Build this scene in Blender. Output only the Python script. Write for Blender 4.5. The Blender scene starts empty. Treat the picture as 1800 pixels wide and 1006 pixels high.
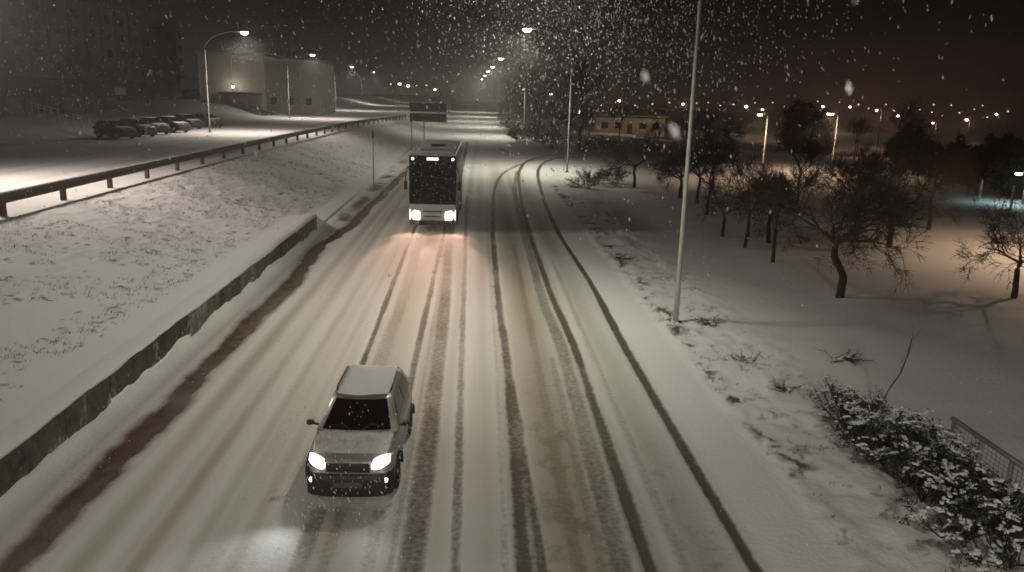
import bpy, bmesh, math, random
import numpy as np
from mathutils import Vector, Matrix

random.seed(7)
RNG = np.random.default_rng(11)
sc = bpy.context.scene
COL = sc.collection

# ------------------------------------------------------------------ camera
YAW, PITCH, ROLL, CAM_H = -0.05141, 0.23495, 0.02699, 7.4
cam_data = bpy.data.cameras.new("camera")
cam = bpy.data.objects.new("camera", cam_data)
COL.objects.link(cam)
cam.location = (0, 0, CAM_H)
cam.rotation_euler = (Matrix.Rotation(YAW, 3, 'Z') @ Matrix.Rotation(math.pi / 2 - PITCH, 3, 'X')
                      @ Matrix.Rotation(ROLL, 3, 'Z')).to_euler()
cam_data.sensor_width = 36.0
cam_data.lens = 28.0
cam_data.clip_start = 0.05
cam_data.clip_end = 4000
cam_data.dof.use_dof = True
cam_data.dof.focus_distance = 32.0
cam_data.dof.aperture_fstop = 7.0
sc.camera = cam

# ------------------------------------------------------------------ world (night sky over a lit town)
world = bpy.data.worlds.new("World")
sc.world = world
world.use_nodes = True
wn, wl = world.node_tree.nodes, world.node_tree.links
wn.clear()
w_out = wn.new('ShaderNodeOutputWorld')
sky = wn.new('ShaderNodeTexSky')
sky.sky_type = 'NISHITA'
sky.sun_disc = False
sky.sun_elevation = math.radians(-4.0)
sky.sun_rotation = math.radians(200)
bg1 = wn.new('ShaderNodeBackground')
bg1.inputs['Strength'].default_value = 0.02
wl.new(sky.outputs[0], bg1.inputs['Color'])
tc = wn.new('ShaderNodeTexCoord')
sep = wn.new('ShaderNodeSeparateXYZ')
wl.new(tc.outputs['Generated'], sep.inputs[0])
elev = wn.new('ShaderNodeValToRGB')              # light of the town on the cloud base, strongest low down
er = elev.color_ramp
er.elements[0].position = 0.0
er.elements[0].color = (1, 1, 1, 1)
er.elements[1].position = 0.40
er.elements[1].color = (0.0, 0.0, 0.0, 1)
e2 = er.elements.new(0.035); e2.color = (0.36, 0.36, 0.36, 1)
e2 = er.elements.new(0.08); e2.color = (0.10, 0.10, 0.10, 1)
e2 = er.elements.new(0.14); e2.color = (0.025, 0.025, 0.025, 1)
wl.new(sep.outputs['Z'], elev.inputs[0])
side = wn.new('ShaderNodeMapRange')
side.inputs['From Min'].default_value = -0.25
side.inputs['From Max'].default_value = 0.45
wl.new(sep.outputs['X'], side.inputs['Value'])
tint = wn.new('ShaderNodeMix'); tint.data_type = 'RGBA'
tint.inputs['A'].default_value = (0.060, 0.052, 0.046, 1)
tint.inputs['B'].default_value = (0.028, 0.0065, 0.004, 1)
wl.new(side.outputs[0], tint.inputs['Factor'])
glow = wn.new('ShaderNodeMix'); glow.data_type = 'RGBA'; glow.blend_type = 'MULTIPLY'
glow.inputs['Factor'].default_value = 1.0
wl.new(tint.outputs['Result'], glow.inputs['A'])
wl.new(elev.outputs[0], glow.inputs['B'])
base = wn.new('ShaderNodeMix'); base.data_type = 'RGBA'; base.blend_type = 'ADD'
base.inputs['Factor'].default_value = 1.0
base.inputs['B'].default_value = (0.0010, 0.0019, 0.0027, 1)
wl.new(glow.outputs['Result'], base.inputs['A'])
bg2 = wn.new('ShaderNodeBackground')
wl.new(base.outputs['Result'], bg2.inputs['Color'])
addw = wn.new('ShaderNodeAddShader')
wl.new(bg1.outputs[0], addw.inputs[0])
wl.new(bg2.outputs[0], addw.inputs[1])
wl.new(addw.outputs[0], w_out.inputs['Surface'])

# ------------------------------------------------------------------ exposure and render settings
sc.view_settings.view_transform = 'Standard'
sc.view_settings.look = 'None'
sc.view_settings.exposure = 0.0
sc.view_settings.gamma = 1.0
sc.render.engine = 'CYCLES'
cy = sc.cycles
cy.use_denoising = True
try:
    cy.denoiser = 'OPENIMAGEDENOISE'
    cy.denoising_input_passes = 'RGB_ALBEDO_NORMAL'
    cy.denoising_prefilter = 'ACCURATE'
except Exception:
    pass
cy.max_bounces = 5
cy.diffuse_bounces = 2
cy.glossy_bounces = 2
cy.transmission_bounces = 2
cy.volume_bounces = 0
cy.transparent_max_bounces = 6
cy.sample_clamp_direct = 12.0
cy.sample_clamp_indirect = 1.5
cy.caustics_reflective = False
cy.caustics_refractive = False
cy.use_light_tree = True
cy.use_adaptive_sampling = False
cy.pixel_filter_type = 'BLACKMAN_HARRIS'
cy.filter_width = 1.7

LAMP_W = 4200.0          # street lamp power
WARM = (1.0, 0.85, 0.73)
COOL = (1.0, 0.955, 0.76)

# ------------------------------------------------------------------ helpers
def link(o, parent=None):
    COL.objects.link(o)
    if parent is not None:
        o.parent = parent
    return o

def tag(o, label=None, cat=None, group=None, kind=None):
    if label: o['label'] = label
    if cat: o['category'] = cat
    if group: o['group'] = group
    if kind: o['kind'] = kind
    return o

def thing(name, label, cat, loc=(0, 0, 0), rz=0.0, group=None):
    o = bpy.data.objects.new(name, None)
    o.empty_display_size = 0.2
    link(o)
    o.location = loc
    o.rotation_euler = (0, 0, rz)
    return tag(o, label, cat, group)

def copy_tree(o, parent=None):
    c = o.copy()
    COL.objects.link(c)
    c.parent = parent
    for ch in list(o.children):
        copy_tree(ch, c)
    return c

def mesh(name, V, F, m=None, parent=None, smooth=False, attrs=None):
    me = bpy.data.meshes.new(name)
    V = np.asarray(V, dtype=np.float64)
    if isinstance(F, np.ndarray):
        F = F.tolist()
    me.from_pydata(V.tolist(), [], F)
    if smooth:
        me.polygons.foreach_set('use_smooth', np.ones(len(me.polygons), dtype=bool))
    if attrs:
        for k, a in attrs.items():
            at = me.attributes.new(k, 'FLOAT', 'POINT')
            at.data.foreach_set('value', np.asarray(a, dtype=np.float32).ravel())
    me.update()
    o = bpy.data.objects.new(name, me)
    if m is not None:
        me.materials.append(m)
    return link(o, parent)

class MB:
    """collects shapes for one mesh"""
    def __init__(s): s.v, s.f = [], []
    def add(s, V, F):
        n = len(s.v)
        s.v.extend([tuple(p) for p in V])
        s.f.extend([tuple(i + n for i in f) for f in F])
        return s
    def box(s, x0, x1, y0, y1, z0, z1):
        V = [(x0, y0, z0), (x1, y0, z0), (x1, y1, z0), (x0, y1, z0), (x0, y0, z1), (x1, y0, z1), (x1, y1, z1), (x0, y1, z1)]
        F = [(0, 3, 2, 1), (4, 5, 6, 7), (0, 1, 5, 4), (1, 2, 6, 5), (2, 3, 7, 6), (3, 0, 4, 7)]
        return s.add(V, F)
    def rbox(s, x0, x1, y0, y1, z0, z1, r=0.02, seg=2):
        bm = bmesh.new()
        bmesh.ops.create_cube(bm, size=1.0)
        for v in bm.verts:
            v.co = Vector(((x0 + x1) / 2 + v.co.x * (x1 - x0), (y0 + y1) / 2 + v.co.y * (y1 - y0), (z0 + z1) / 2 + v.co.z * (z1 - z0)))
        bmesh.ops.bevel(bm, geom=list(bm.edges), offset=r, segments=seg, affect='EDGES', profile=0.5)
        bm.verts.index_update()
        s.add([tuple(v.co) for v in bm.verts], [tuple(v.index for v in f.verts) for f in bm.faces])
        bm.free()
        return s
    def tube(s, pts, rad, k=8, cap=True):
        pts = [Vector(p) for p in pts]
        if not hasattr(rad, '__len__'):
            rad = [rad] * len(pts)
        V, F = [], []
        for i, p in enumerate(pts):
            d = (pts[min(i + 1, len(pts) - 1)] - pts[max(i - 1, 0)]).normalized()
            a = Vector((0, 0, 1)) if abs(d.z) < 0.95 else Vector((1, 0, 0))
            u = d.cross(a).normalized(); w = d.cross(u)
            for j in range(k):
                t = 2 * math.pi * j / k
                V.append(p + (u * math.cos(t) + w * math.sin(t)) * rad[i])
        for i in range(len(pts) - 1):
            for j in range(k):
                a, b = i * k + j, i * k + (j + 1) % k
                F.append((a, b, b + k, a + k))
        if cap:
            F.append(tuple(range(k - 1, -1, -1)))
            n = (len(pts) - 1) * k
            F.append(tuple(range(n, n + k)))
        return s.add(V, F)
    def patch(s, P00, P10, P11, P01, nu=6, nv=4, bulge=(0, 0, 0)):
        P00, P10, P11, P01, B = map(Vector, (P00, P10, P11, P01, bulge))
        V, F = [], []
        for j in range(nv + 1):
            for i in range(nu + 1):
                u, w = i / nu, j / nv
                p = (P00 * (1 - u) + P10 * u) * (1 - w) + (P01 * (1 - u) + P11 * u) * w
                V.append(p + B * (4 * u * (1 - u)))
        for j in range(nv):
            for i in range(nu):
                a = j * (nu + 1) + i
                F.append((a, a + 1, a + nu + 2, a + nu + 1))
        return s.add(V, F)
    def build(s, name, m, parent=None, smooth=False):
        return mesh(name, s.v, s.f, m, parent, smooth)

# value noise
_T = RNG.random((256, 256))
def vnoise(x, y, f=1.0, o=0.0):
    x = np.asarray(x) * f + o * 17.3 + 500; y = np.asarray(y) * f + o * 9.7 + 500
    xi = np.floor(x).astype(int); yi = np.floor(y).astype(int)
    u = x - xi; v = y - yi
    u = u * u * (3 - 2 * u); v = v * v * (3 - 2 * v)
    a = _T[xi % 256, yi % 256]; b = _T[(xi + 1) % 256, yi % 256]
    c = _T[xi % 256, (yi + 1) % 256]; d = _T[(xi + 1) % 256, (yi + 1) % 256]
    return (a * (1 - u) + b * u) * (1 - v) + (c * (1 - u) + d * u) * v
def fbm(x, y, f=1.0, n=4, o=0.0):
    s, a, t = 0, 1.0, 0
    for i in range(n):
        s = s + a * vnoise(x, y, f, o + i * 3.1); t += a; a *= 0.5; f *= 2.05
    return s / t
def sst(a, b, x):
    t = np.clip((np.asarray(x, dtype=float) - a) / (b - a), 0, 1)
    return t * t * (3 - 2 * t)

# ------------------------------------------------------------------ materials
def new_mat(name):
    m = bpy.data.materials.new(name)
    m.use_nodes = True
    return m, m.node_tree.nodes, m.node_tree.links, m.node_tree.nodes['Principled BSDF']

def simple(name, col, rough=0.6, metal=0.0, var=0.15, scale=6.0, bump=0.0, snow=0.0, spec=0.5, coat=0.0):
    """base colour with noise variation, optional bump and snow lying on faces that look up"""
    m, n, l, b = new_mat(name)
    b.inputs['Roughness'].default_value = rough
    b.inputs['Metallic'].default_value = metal
    b.inputs['Specular IOR Level'].default_value = spec
    b.inputs['Coat Weight'].default_value = coat
    co = n.new('ShaderNodeTexCoord')
    no = n.new('ShaderNodeTexNoise')
    no.inputs['Scale'].default_value = scale
    no.inputs['Detail'].default_value = 6
    l.new(co.outputs['Object'], no.inputs['Vector'])
    mx = n.new('ShaderNodeMix'); mx.data_type = 'RGBA'
    c = np.array(col)
    mx.inputs['A'].default_value = (*np.clip(c * (1 - var * 2), 0, 1), 1)
    mx.inputs['B'].default_value = (*np.clip(c * (1 + var * 2), 0, 1), 1)
    l.new(no.outputs[0], mx.inputs['Factor'])
    src = mx.outputs['Result']
    if snow > 0:
        g = n.new('ShaderNodeNewGeometry')
        sp = n.new('ShaderNodeSeparateXYZ'); l.new(g.outputs['Normal'], sp.inputs[0])
        ad = n.new('ShaderNodeMath'); ad.operation = 'MULTIPLY_ADD'
        l.new(no.outputs[0], ad.inputs[0]); ad.inputs[1].default_value = 0.5
        l.new(sp.outputs['Z'], ad.inputs[2])
        mr = n.new('ShaderNodeMapRange')
        mr.inputs['From Min'].default_value = 1.25 - snow
        mr.inputs['From Max'].default_value = 1.45 - snow
        l.new(ad.outputs[0], mr.inputs['Value'])
        m2 = n.new('ShaderNodeMix'); m2.data_type = 'RGBA'
        l.new(mr.outputs[0], m2.inputs['Factor'])
        l.new(src, m2.inputs['A']); m2.inputs['B'].default_value = (0.76, 0.77, 0.79, 1)
        src = m2.outputs['Result']
    l.new(src, b.inputs['Base Color'])
    if bump > 0:
        bp = n.new('ShaderNodeBump'); bp.inputs['Strength'].default_value = bump
        bp.inputs['Distance'].default_value = 0.03
        l.new(no.outputs[0], bp.inputs['Height']); l.new(bp.outputs[0], b.inputs['Normal'])
    return m

def emit(name, col, strength):
    m, n, l, b = new_mat(name)
    b.inputs['Base Color'].default_value = (*col, 1)
    b.inputs['Emission Color'].default_value = (*col, 1)
    b.inputs['Emission Strength'].default_value = strength
    return m

def snow_ground():
    """fresh snow; 'bare' = where wheels or feet have cut through, 'dirt' = grey-brown packed snow, 'wet' = slush"""
    m, n, l, b = new_mat('snow_ground')
    co = n.new('ShaderNodeTexCoord')
    n1 = n.new('ShaderNodeTexNoise'); n1.inputs['Scale'].default_value = 0.35; n1.inputs['Detail'].default_value = 5
    n2 = n.new('ShaderNodeTexNoise'); n2.inputs['Scale'].default_value = 9.0; n2.inputs['Detail'].default_value = 8; n2.inputs['Roughness'].default_value = 0.65
    n3 = n.new('ShaderNodeTexNoise'); n3.inputs['Scale'].default_value = 45.0; n3.inputs['Detail'].default_value = 3
    for q in (n1, n2, n3): l.new(co.outputs['Object'], q.inputs['Vector'])
    def att(a):
        t = n.new('ShaderNodeAttribute'); t.attribute_name = a; return t.outputs['Fac']
    def mix(f, a, c):
        x = n.new('ShaderNodeMix'); x.data_type = 'RGBA'
        if hasattr(f, 'links') or not isinstance(f, (int, float)): l.new(f, x.inputs['Factor'])
        else: x.inputs['Factor'].default_value = f
        for s, k in ((a, 'A'), (c, 'B')):
            if isinstance(s, tuple): x.inputs[k].default_value = (*s, 1)
            else: l.new(s, x.inputs[k])
        return x.outputs['Result']
    def math_(op, a, c, d=None):
        x = n.new('ShaderNodeMath'); x.operation = op; x.use_clamp = (op != 'SUBTRACT')
        for i, s in enumerate((a, c, d)):
            if s is None: continue
            if isinstance(s, (int, float)): x.inputs[i].default_value = s
            else: l.new(s, x.inputs[i])
        return x.outputs[0]
    snow = mix(n1.outputs[0], (0.80, 0.80, 0.81), (0.89, 0.89, 0.90))
    snow = mix(math_('MULTIPLY', n3.outputs[0], 0.3), snow, (0.70, 0.70, 0.71))
    packed = mix(n2.outputs[0], (0.20, 0.162, 0.102), (0.36, 0.305, 0.215))
    slush = mix(n2.outputs[0], (0.085, 0.052, 0.026), (0.185, 0.122, 0.064))
    asph = mix(n3.outputs[0], (0.055, 0.047, 0.036), (0.17, 0.145, 0.11))
    # break the edge of the bare strips with crumbs of snow
    nb = n.new('ShaderNodeMath'); nb.operation = 'MULTIPLY_ADD'; nb.inputs[1].default_value = 0.95; nb.inputs[2].default_value = -0.475
    l.new(n2.outputs[0], nb.inputs[0]); nb = nb.outputs[0]
    x = n.new('ShaderNodeMath'); x.operation = 'ADD'
    l.new(att('bare'), x.inputs[0]); l.new(nb, x.inputs[1])
    mr = n.new('ShaderNodeMapRange'); l.new(x.outputs[0], mr.inputs['Value'])
    mr.inputs['From Min'].default_value = 0.16; mr.inputs['From Max'].default_value = 0.85
    c = mix(att('dirt'), snow, packed)
    c = mix(mr.outputs[0], c, asph)
    c = mix(att('wet'), c, slush)
    l.new(c, b.inputs['Base Color'])
    r = math_('MULTIPLY_ADD', att('wet'), -0.68, 0.76)
    l.new(r, b.inputs['Roughness'])
    bst = math_('MULTIPLY_ADD', att('wet'), 0.45, 0.55)
    l.new(math_('MULTIPLY_ADD', att('wet'), 0.55, 0.35), b.inputs['Specular IOR Level'])
    bp = n.new('ShaderNodeBump'); l.new(bst, bp.inputs['Strength']); l.new(math_('MULTIPLY_ADD', att('wet'), 0.16, 0.05), bp.inputs['Distance'])
    l.new(n2.outputs[0], bp.inputs['Height']); l.new(bp.outputs[0], b.inputs['Normal'])
    return m

M = {}
M['ground'] = snow_ground()
M['snow'] = simple('fresh_snow', (0.76, 0.77, 0.79), 0.7, var=0.04, scale=7, bump=0.4)
M['flake'] = simple('snowflake', (0.88, 0.88, 0.90), 0.8, var=0.02, spec=0.1)
_n, _l = M['flake'].node_tree.nodes, M['flake'].node_tree.links      # thin crystals let light through
_t = _n.new('ShaderNodeBsdfTranslucent'); _t.inputs['Color'].default_value = (.92, .92, .94, 1)
_x = _n.new('ShaderNodeMixShader'); _x.inputs[0].default_value = 0.5
_l.new(_n['Principled BSDF'].outputs[0], _x.inputs[1]); _l.new(_t.outputs[0], _x.inputs[2])
_l.new(_x.outputs[0], _n['Material Output'].inputs['Surface'])
M['bark'] = simple('bark', (0.050, 0.036, 0.028), 0.9, var=0.25, scale=14, bump=0.6, snow=0.25)
M['twig'] = simple('twig', (0.095, 0.064, 0.050), 0.9, var=0.2, scale=20, snow=0.05)
M['dark_bark'] = simple('dark_bark', (0.035, 0.028, 0.022), 0.9, var=0.25, scale=10)
M['leaf'] = simple('dark_leaf', (0.022, 0.030, 0.018), 0.6, var=0.3, scale=5)
M['leaf_far'] = simple('evergreen_leaf', (0.020, 0.020, 0.014), 0.8, var=0.3, scale=2)
M['grass'] = simple('dry_grass', (0.12, 0.10, 0.07), 0.9, var=0.3, scale=3)
M['steel'] = simple('galvanised_steel', (0.42, 0.41, 0.39), 0.45, metal=0.6, var=0.1, scale=4)
M['lampsteel'] = simple('painted_pole', (0.50, 0.49, 0.46), 0.5, var=0.12, scale=3)
M['darksteel'] = simple('dark_steel', (0.05, 0.05, 0.05), 0.5, metal=0.3, var=0.15)
M['rail_wood'] = simple('weathered_timber', (0.085, 0.060, 0.040), 0.8, var=0.3, scale=8, bump=0.4)
M['lens'] = emit('lamp_lens', (1.0, 0.95, 0.82), 45)
M['lens_cool'] = emit('lamp_lens_cool', (0.95, 1.0, 0.92), 45)
M['lens_far'] = emit('far_lamp_lens', (1.0, 0.80, 0.58), 40)
M['lens_tiny'] = emit('tiny_lamp_lens', (1.0, 0.66, 0.42), 3.5)
M['lens_teal'] = emit('teal_lamp_lens', (0.70, 1.0, 0.98), 40)
M['glass'] = simple('dark_glass', (0.006, 0.006, 0.008), 0.10, var=0.1, spec=0.28)
M['rubber'] = simple('rubber', (0.015, 0.015, 0.015), 0.8, var=0.1)
M['plastic'] = simple('black_plastic', (0.018, 0.017, 0.017), 0.55, var=0.15)
M['chrome'] = simple('chrome', (0.6, 0.6, 0.6), 0.2, metal=1.0, var=0.05)
M['headlight'] = emit('headlight_lens', (1.0, 0.93, 0.80), 5)
M['foglight'] = emit('fog_lens', (1.0, 0.95, 0.85), 4)
M['marker'] = emit('marker_lens', (1.0, 0.96, 0.88), 3.0)
M['display'] = emit('display', (1.0, 0.98, 0.92), 1.6)
M['plate'] = simple('number_plate', (0.08, 0.075, 0.07), 0.5, var=0.05)
M['lampglass'] = simple('unlit_lamp', (0.25, 0.24, 0.23), 0.2, var=0.1)
M['redglass'] = simple('red_lamp', (0.15, 0.01, 0.01), 0.2, var=0.1)

def concrete_wall():
    """old retaining wall: each slab its own tone, dirt streaks, moss and blown snow stuck in patches"""
    m, n, l, b = new_mat('old_concrete')
    co = n.new('ShaderNodeTexCoord'); oi = n.new('ShaderNodeObjectInfo')
    g = n.new('ShaderNodeNewGeometry')
    n1 = n.new('ShaderNodeTexNoise'); n1.inputs['Scale'].default_value = 2.2; n1.inputs['Detail'].default_value = 8; n1.inputs['Roughness'].default_value = 0.7
    n2 = n.new('ShaderNodeTexNoise'); n2.inputs['Scale'].default_value = 0.9; n2.inputs['Detail'].default_value = 6; n2.inputs['Roughness'].default_value = 0.75
    l.new(g.outputs['Position'], n1.inputs['Vector']); l.new(g.outputs['Position'], n2.inputs['Vector'])
    r = n.new('ShaderNodeValToRGB')
    r.color_ramp.elements[0].position = 0.30; r.color_ramp.elements[0].color = (0.018, 0.016, 0.012, 1)
    r.color_ramp.elements[1].position = 0.75; r.color_ramp.elements[1].color = (0.15, 0.135, 0.115, 1)
    ad = n.new('ShaderNodeMath'); ad.operation = 'MULTIPLY_ADD'
    l.new(oi.outputs['Random'], ad.inputs[0]); ad.inputs[1].default_value = 0.30; l.new(n1.outputs[0], ad.inputs[2])
    sb = n.new('ShaderNodeMath'); sb.operation = 'SUBTRACT'; l.new(ad.outputs[0], sb.inputs[0]); sb.inputs[1].default_value = 0.14
    l.new(sb.outputs[0], r.inputs[0])
    mr = n.new('ShaderNodeMapRange'); l.new(n2.outputs[0], mr.inputs['Value'])
    mr.inputs['From Min'].default_value = 0.55; mr.inputs['From Max'].default_value = 0.68; mr.inputs['To Max'].default_value = 0.75
    mx = n.new('ShaderNodeMix'); mx.data_type = 'RGBA'
    l.new(mr.outputs[0], mx.inputs['Factor']); l.new(r.outputs[0], mx.inputs['A']); mx.inputs['B'].default_value = (0.50, 0.50, 0.50, 1)
    l.new(mx.outputs['Result'], b.inputs['Base Color'])
    b.inputs['Roughness'].default_value = 0.9
    bp = n.new('ShaderNodeBump'); bp.inputs['Strength'].default_value = 0.8; bp.inputs['Distance'].default_value = 0.05
    l.new(n1.outputs[0], bp.inputs['Height']); l.new(bp.outputs[0], b.inputs['Normal'])
    return m
M['concrete'] = concrete_wall()

# ------------------------------------------------------------------ ground
WALL_END = 43.4
PLATEAU = 2.2
# wheel tracks: (points x,y ; half width ; strength ; brown)
TRACKS = [
    ([(4.67, 2), (4.67, 11), (4.71, 23), (4.86, 31), (4.80, 42), (4.95, 51), (5.35, 62), (6.6, 82), (8.9, 95), (13.0, 103), (22, 108), (40, 111)], 0.13, 1.0),
    ([(2.90, 2), (2.95, 11), (3.14, 23), (3.05, 29), (3.09, 37), (3.2, 47.5), (3.65, 62), (4.6, 81), (6.8, 96), (11.5, 105), (21, 111), (40, 114)], 0.125, 0.95),
    ([(2.45, 2), (2.50, 11), (2.74, 23), (2.64, 28.5), (2.78, 38.5), (2.94, 51), (3.40, 66), (4.4, 81)], 0.20, 0.62),
    ([(0.90, 2), (0.91, 11), (1.00, 18), (1.03, 23), (0.99, 26), (1.01, 33), (1.13, 45), (1.56, 61.5), (2.5, 75), (4.0, 84), (7.5, 96), (14, 104)], 0.14, 0.85),
    ([(1.24, 2), (1.20, 11), (1.10, 19), (1.05, 24)], 0.09, 0.75),
    ([(-0.20, 2), (-0.20, 11), (-0.28, 23), (-0.36, 40), (-0.5, 60)], 0.095, 0.62),
    ([(-0.93, 2), (-0.91, 11), (-0.94, 23), (-1.04, 31), (-1.23, 41), (-1.3, 60), (-1.1, 130)], 0.23, 0.72),
    ([(-1.55, 15), (-1.59, 23), (-1.59, 29), (-1.58, 41), (-1.6, 48)], 0.105, 0.85),
    ([(-3.00, 15), (-3.05, 23), (-3.15, 31), (-3.23, 41), (-3.3, 48)], 0.095, 0.92),
    ([(-2.50, 15), (-2.57, 23), (-2.55, 29), (-2.74, 40), (-2.9, 48)], 0.24, 0.42),
    ([(-2.75, 2), (-2.72, 9), (-2.70, 13.2)], 0.16, 0.50),
    ([(-2.35, 2), (-2.33, 9), (-2.30, 13.2)], 0.12, 0.36),
    ([(-1.62, 2), (-1.62, 9), (-1.60, 13.2)], 0.15, 0.33),
    ([(3.7, 116), (4.2, 109), (5.4, 104), (8.0, 104.2), (12, 106.5), (20, 112)], 0.14, 0.8),
    ([(-0.3, 62), (0.0, 90), (0.5, 130)], 0.3, 0.30),
    ([(-1.28, 2), (-1.26, 12), (-1.27, 25), (-1.38, 44)], 0.06, 0.38),
    ([(0.55, 2), (0.60, 11), (0.72, 22), (0.80, 40), (0.95, 60)], 0.07, 0.30),
    ([(3.55, 2), (3.55, 12), (3.62, 24), (3.7, 36)], 0.10, 0.34),
    ([(1.75, 2), (1.80, 12), (1.95, 26), (2.1, 40)], 0.13, 0.40),
    ([(2.15, 2), (2.2, 12), (2.35, 22)], 0.10, 0.42),
    ([(-5.3, 2), (-5.25, 14), (-5.3, 30), (-5.2, 44)], 0.12, 0.16),
    ([(-4.1, 2), (-4.1, 14), (-4.2, 30), (-4.2, 44)], 0.12, 0.14),
]
BANDS = [(-6.1, 0.30, .62), (-5.2, 0.22, .52), (-4.45, 0.20, .46), (-3.7, 0.22, .50), (1.9, 0.85, .80), (3.9, 0.65, .62), (-2.3, 0.8, .55), (-1.25, 0.3, .45), (-0.55, 0.25, .40), (0.35, 0.40, .45), (3.0, 0.4, .7)]

def poly_dist(x, y, pts):
    d = np.full(x.shape, 1e9)
    for (ax, ay), (bx, by) in zip(pts[:-1], pts[1:]):
        dx, dy = bx - ax, by - ay
        t = np.clip(((x - ax) * dx + (y - ay) * dy) / (dx * dx + dy * dy), 0, 1)
        d = np.minimum(d, np.hypot(x - ax - t * dx, y - ay - t * dy))
    return d

def smooth_poly(pts, n=6):
    P = np.array(pts, float); out = []
    for i in range(len(P) - 1):
        p0, p1, p2, p3 = P[max(i - 1, 0)], P[i], P[i + 1], P[min(i + 2, len(P) - 1)]
        for k in range(n):
            t = k / n
            out.append(tuple(0.5 * (2 * p1 + (p2 - p0) * t + (2 * p0 - 5 * p1 + 4 * p2 - p3) * t * t + (3 * p1 - p0 - 3 * p2 + p3) * t ** 3)))
    out.append(tuple(P[-1]))
    return out
TRK = [(smooth_poly(p), w, s) for p, w, s in TRACKS]

def gutter_x(y):
    return np.interp(y, [0, 12, 20, 30, 39, 45, 60, 80, 130], [-7.15, -7.15, -7.1, -7.2, -7.45, -6.9, -6.75, -6.55, -6.4])

def base_z(x, y):
    """large shape of the land"""
    x = np.asarray(x, float); y = np.asarray(y, float)
    ledge = 0.86 * (1 - sst(WALL_END - 0.6, WALL_END + 3.0, y)) + 0.10 * sst(WALL_END, WALL_END + 4, y)
    t = np.clip((-9.7 - x) / 8.3, 0, 1)
    emb = ledge + (PLATEAU - ledge) * (t * t * (3 - 2 * t) * 0.5 + t * 0.5)
    near_edge = 0.0 * x
    left = np.where(x < -8.5, emb, near_edge)
    left = left + 1.1 * sst(-40, -58, x) + 1.6 * sst(-36, -50, x) * sst(112, 150, y)
    left = np.where(x < -8.3, left, 0)
    right = -3.4 * sst(26, 60, x) * sst(95, 190, y) + 0.25 * sst(9, 20, x) * fbm(x, y, 0.09, 2, 5)
    return left + np.where(x > 8.0, right, 0)

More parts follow.
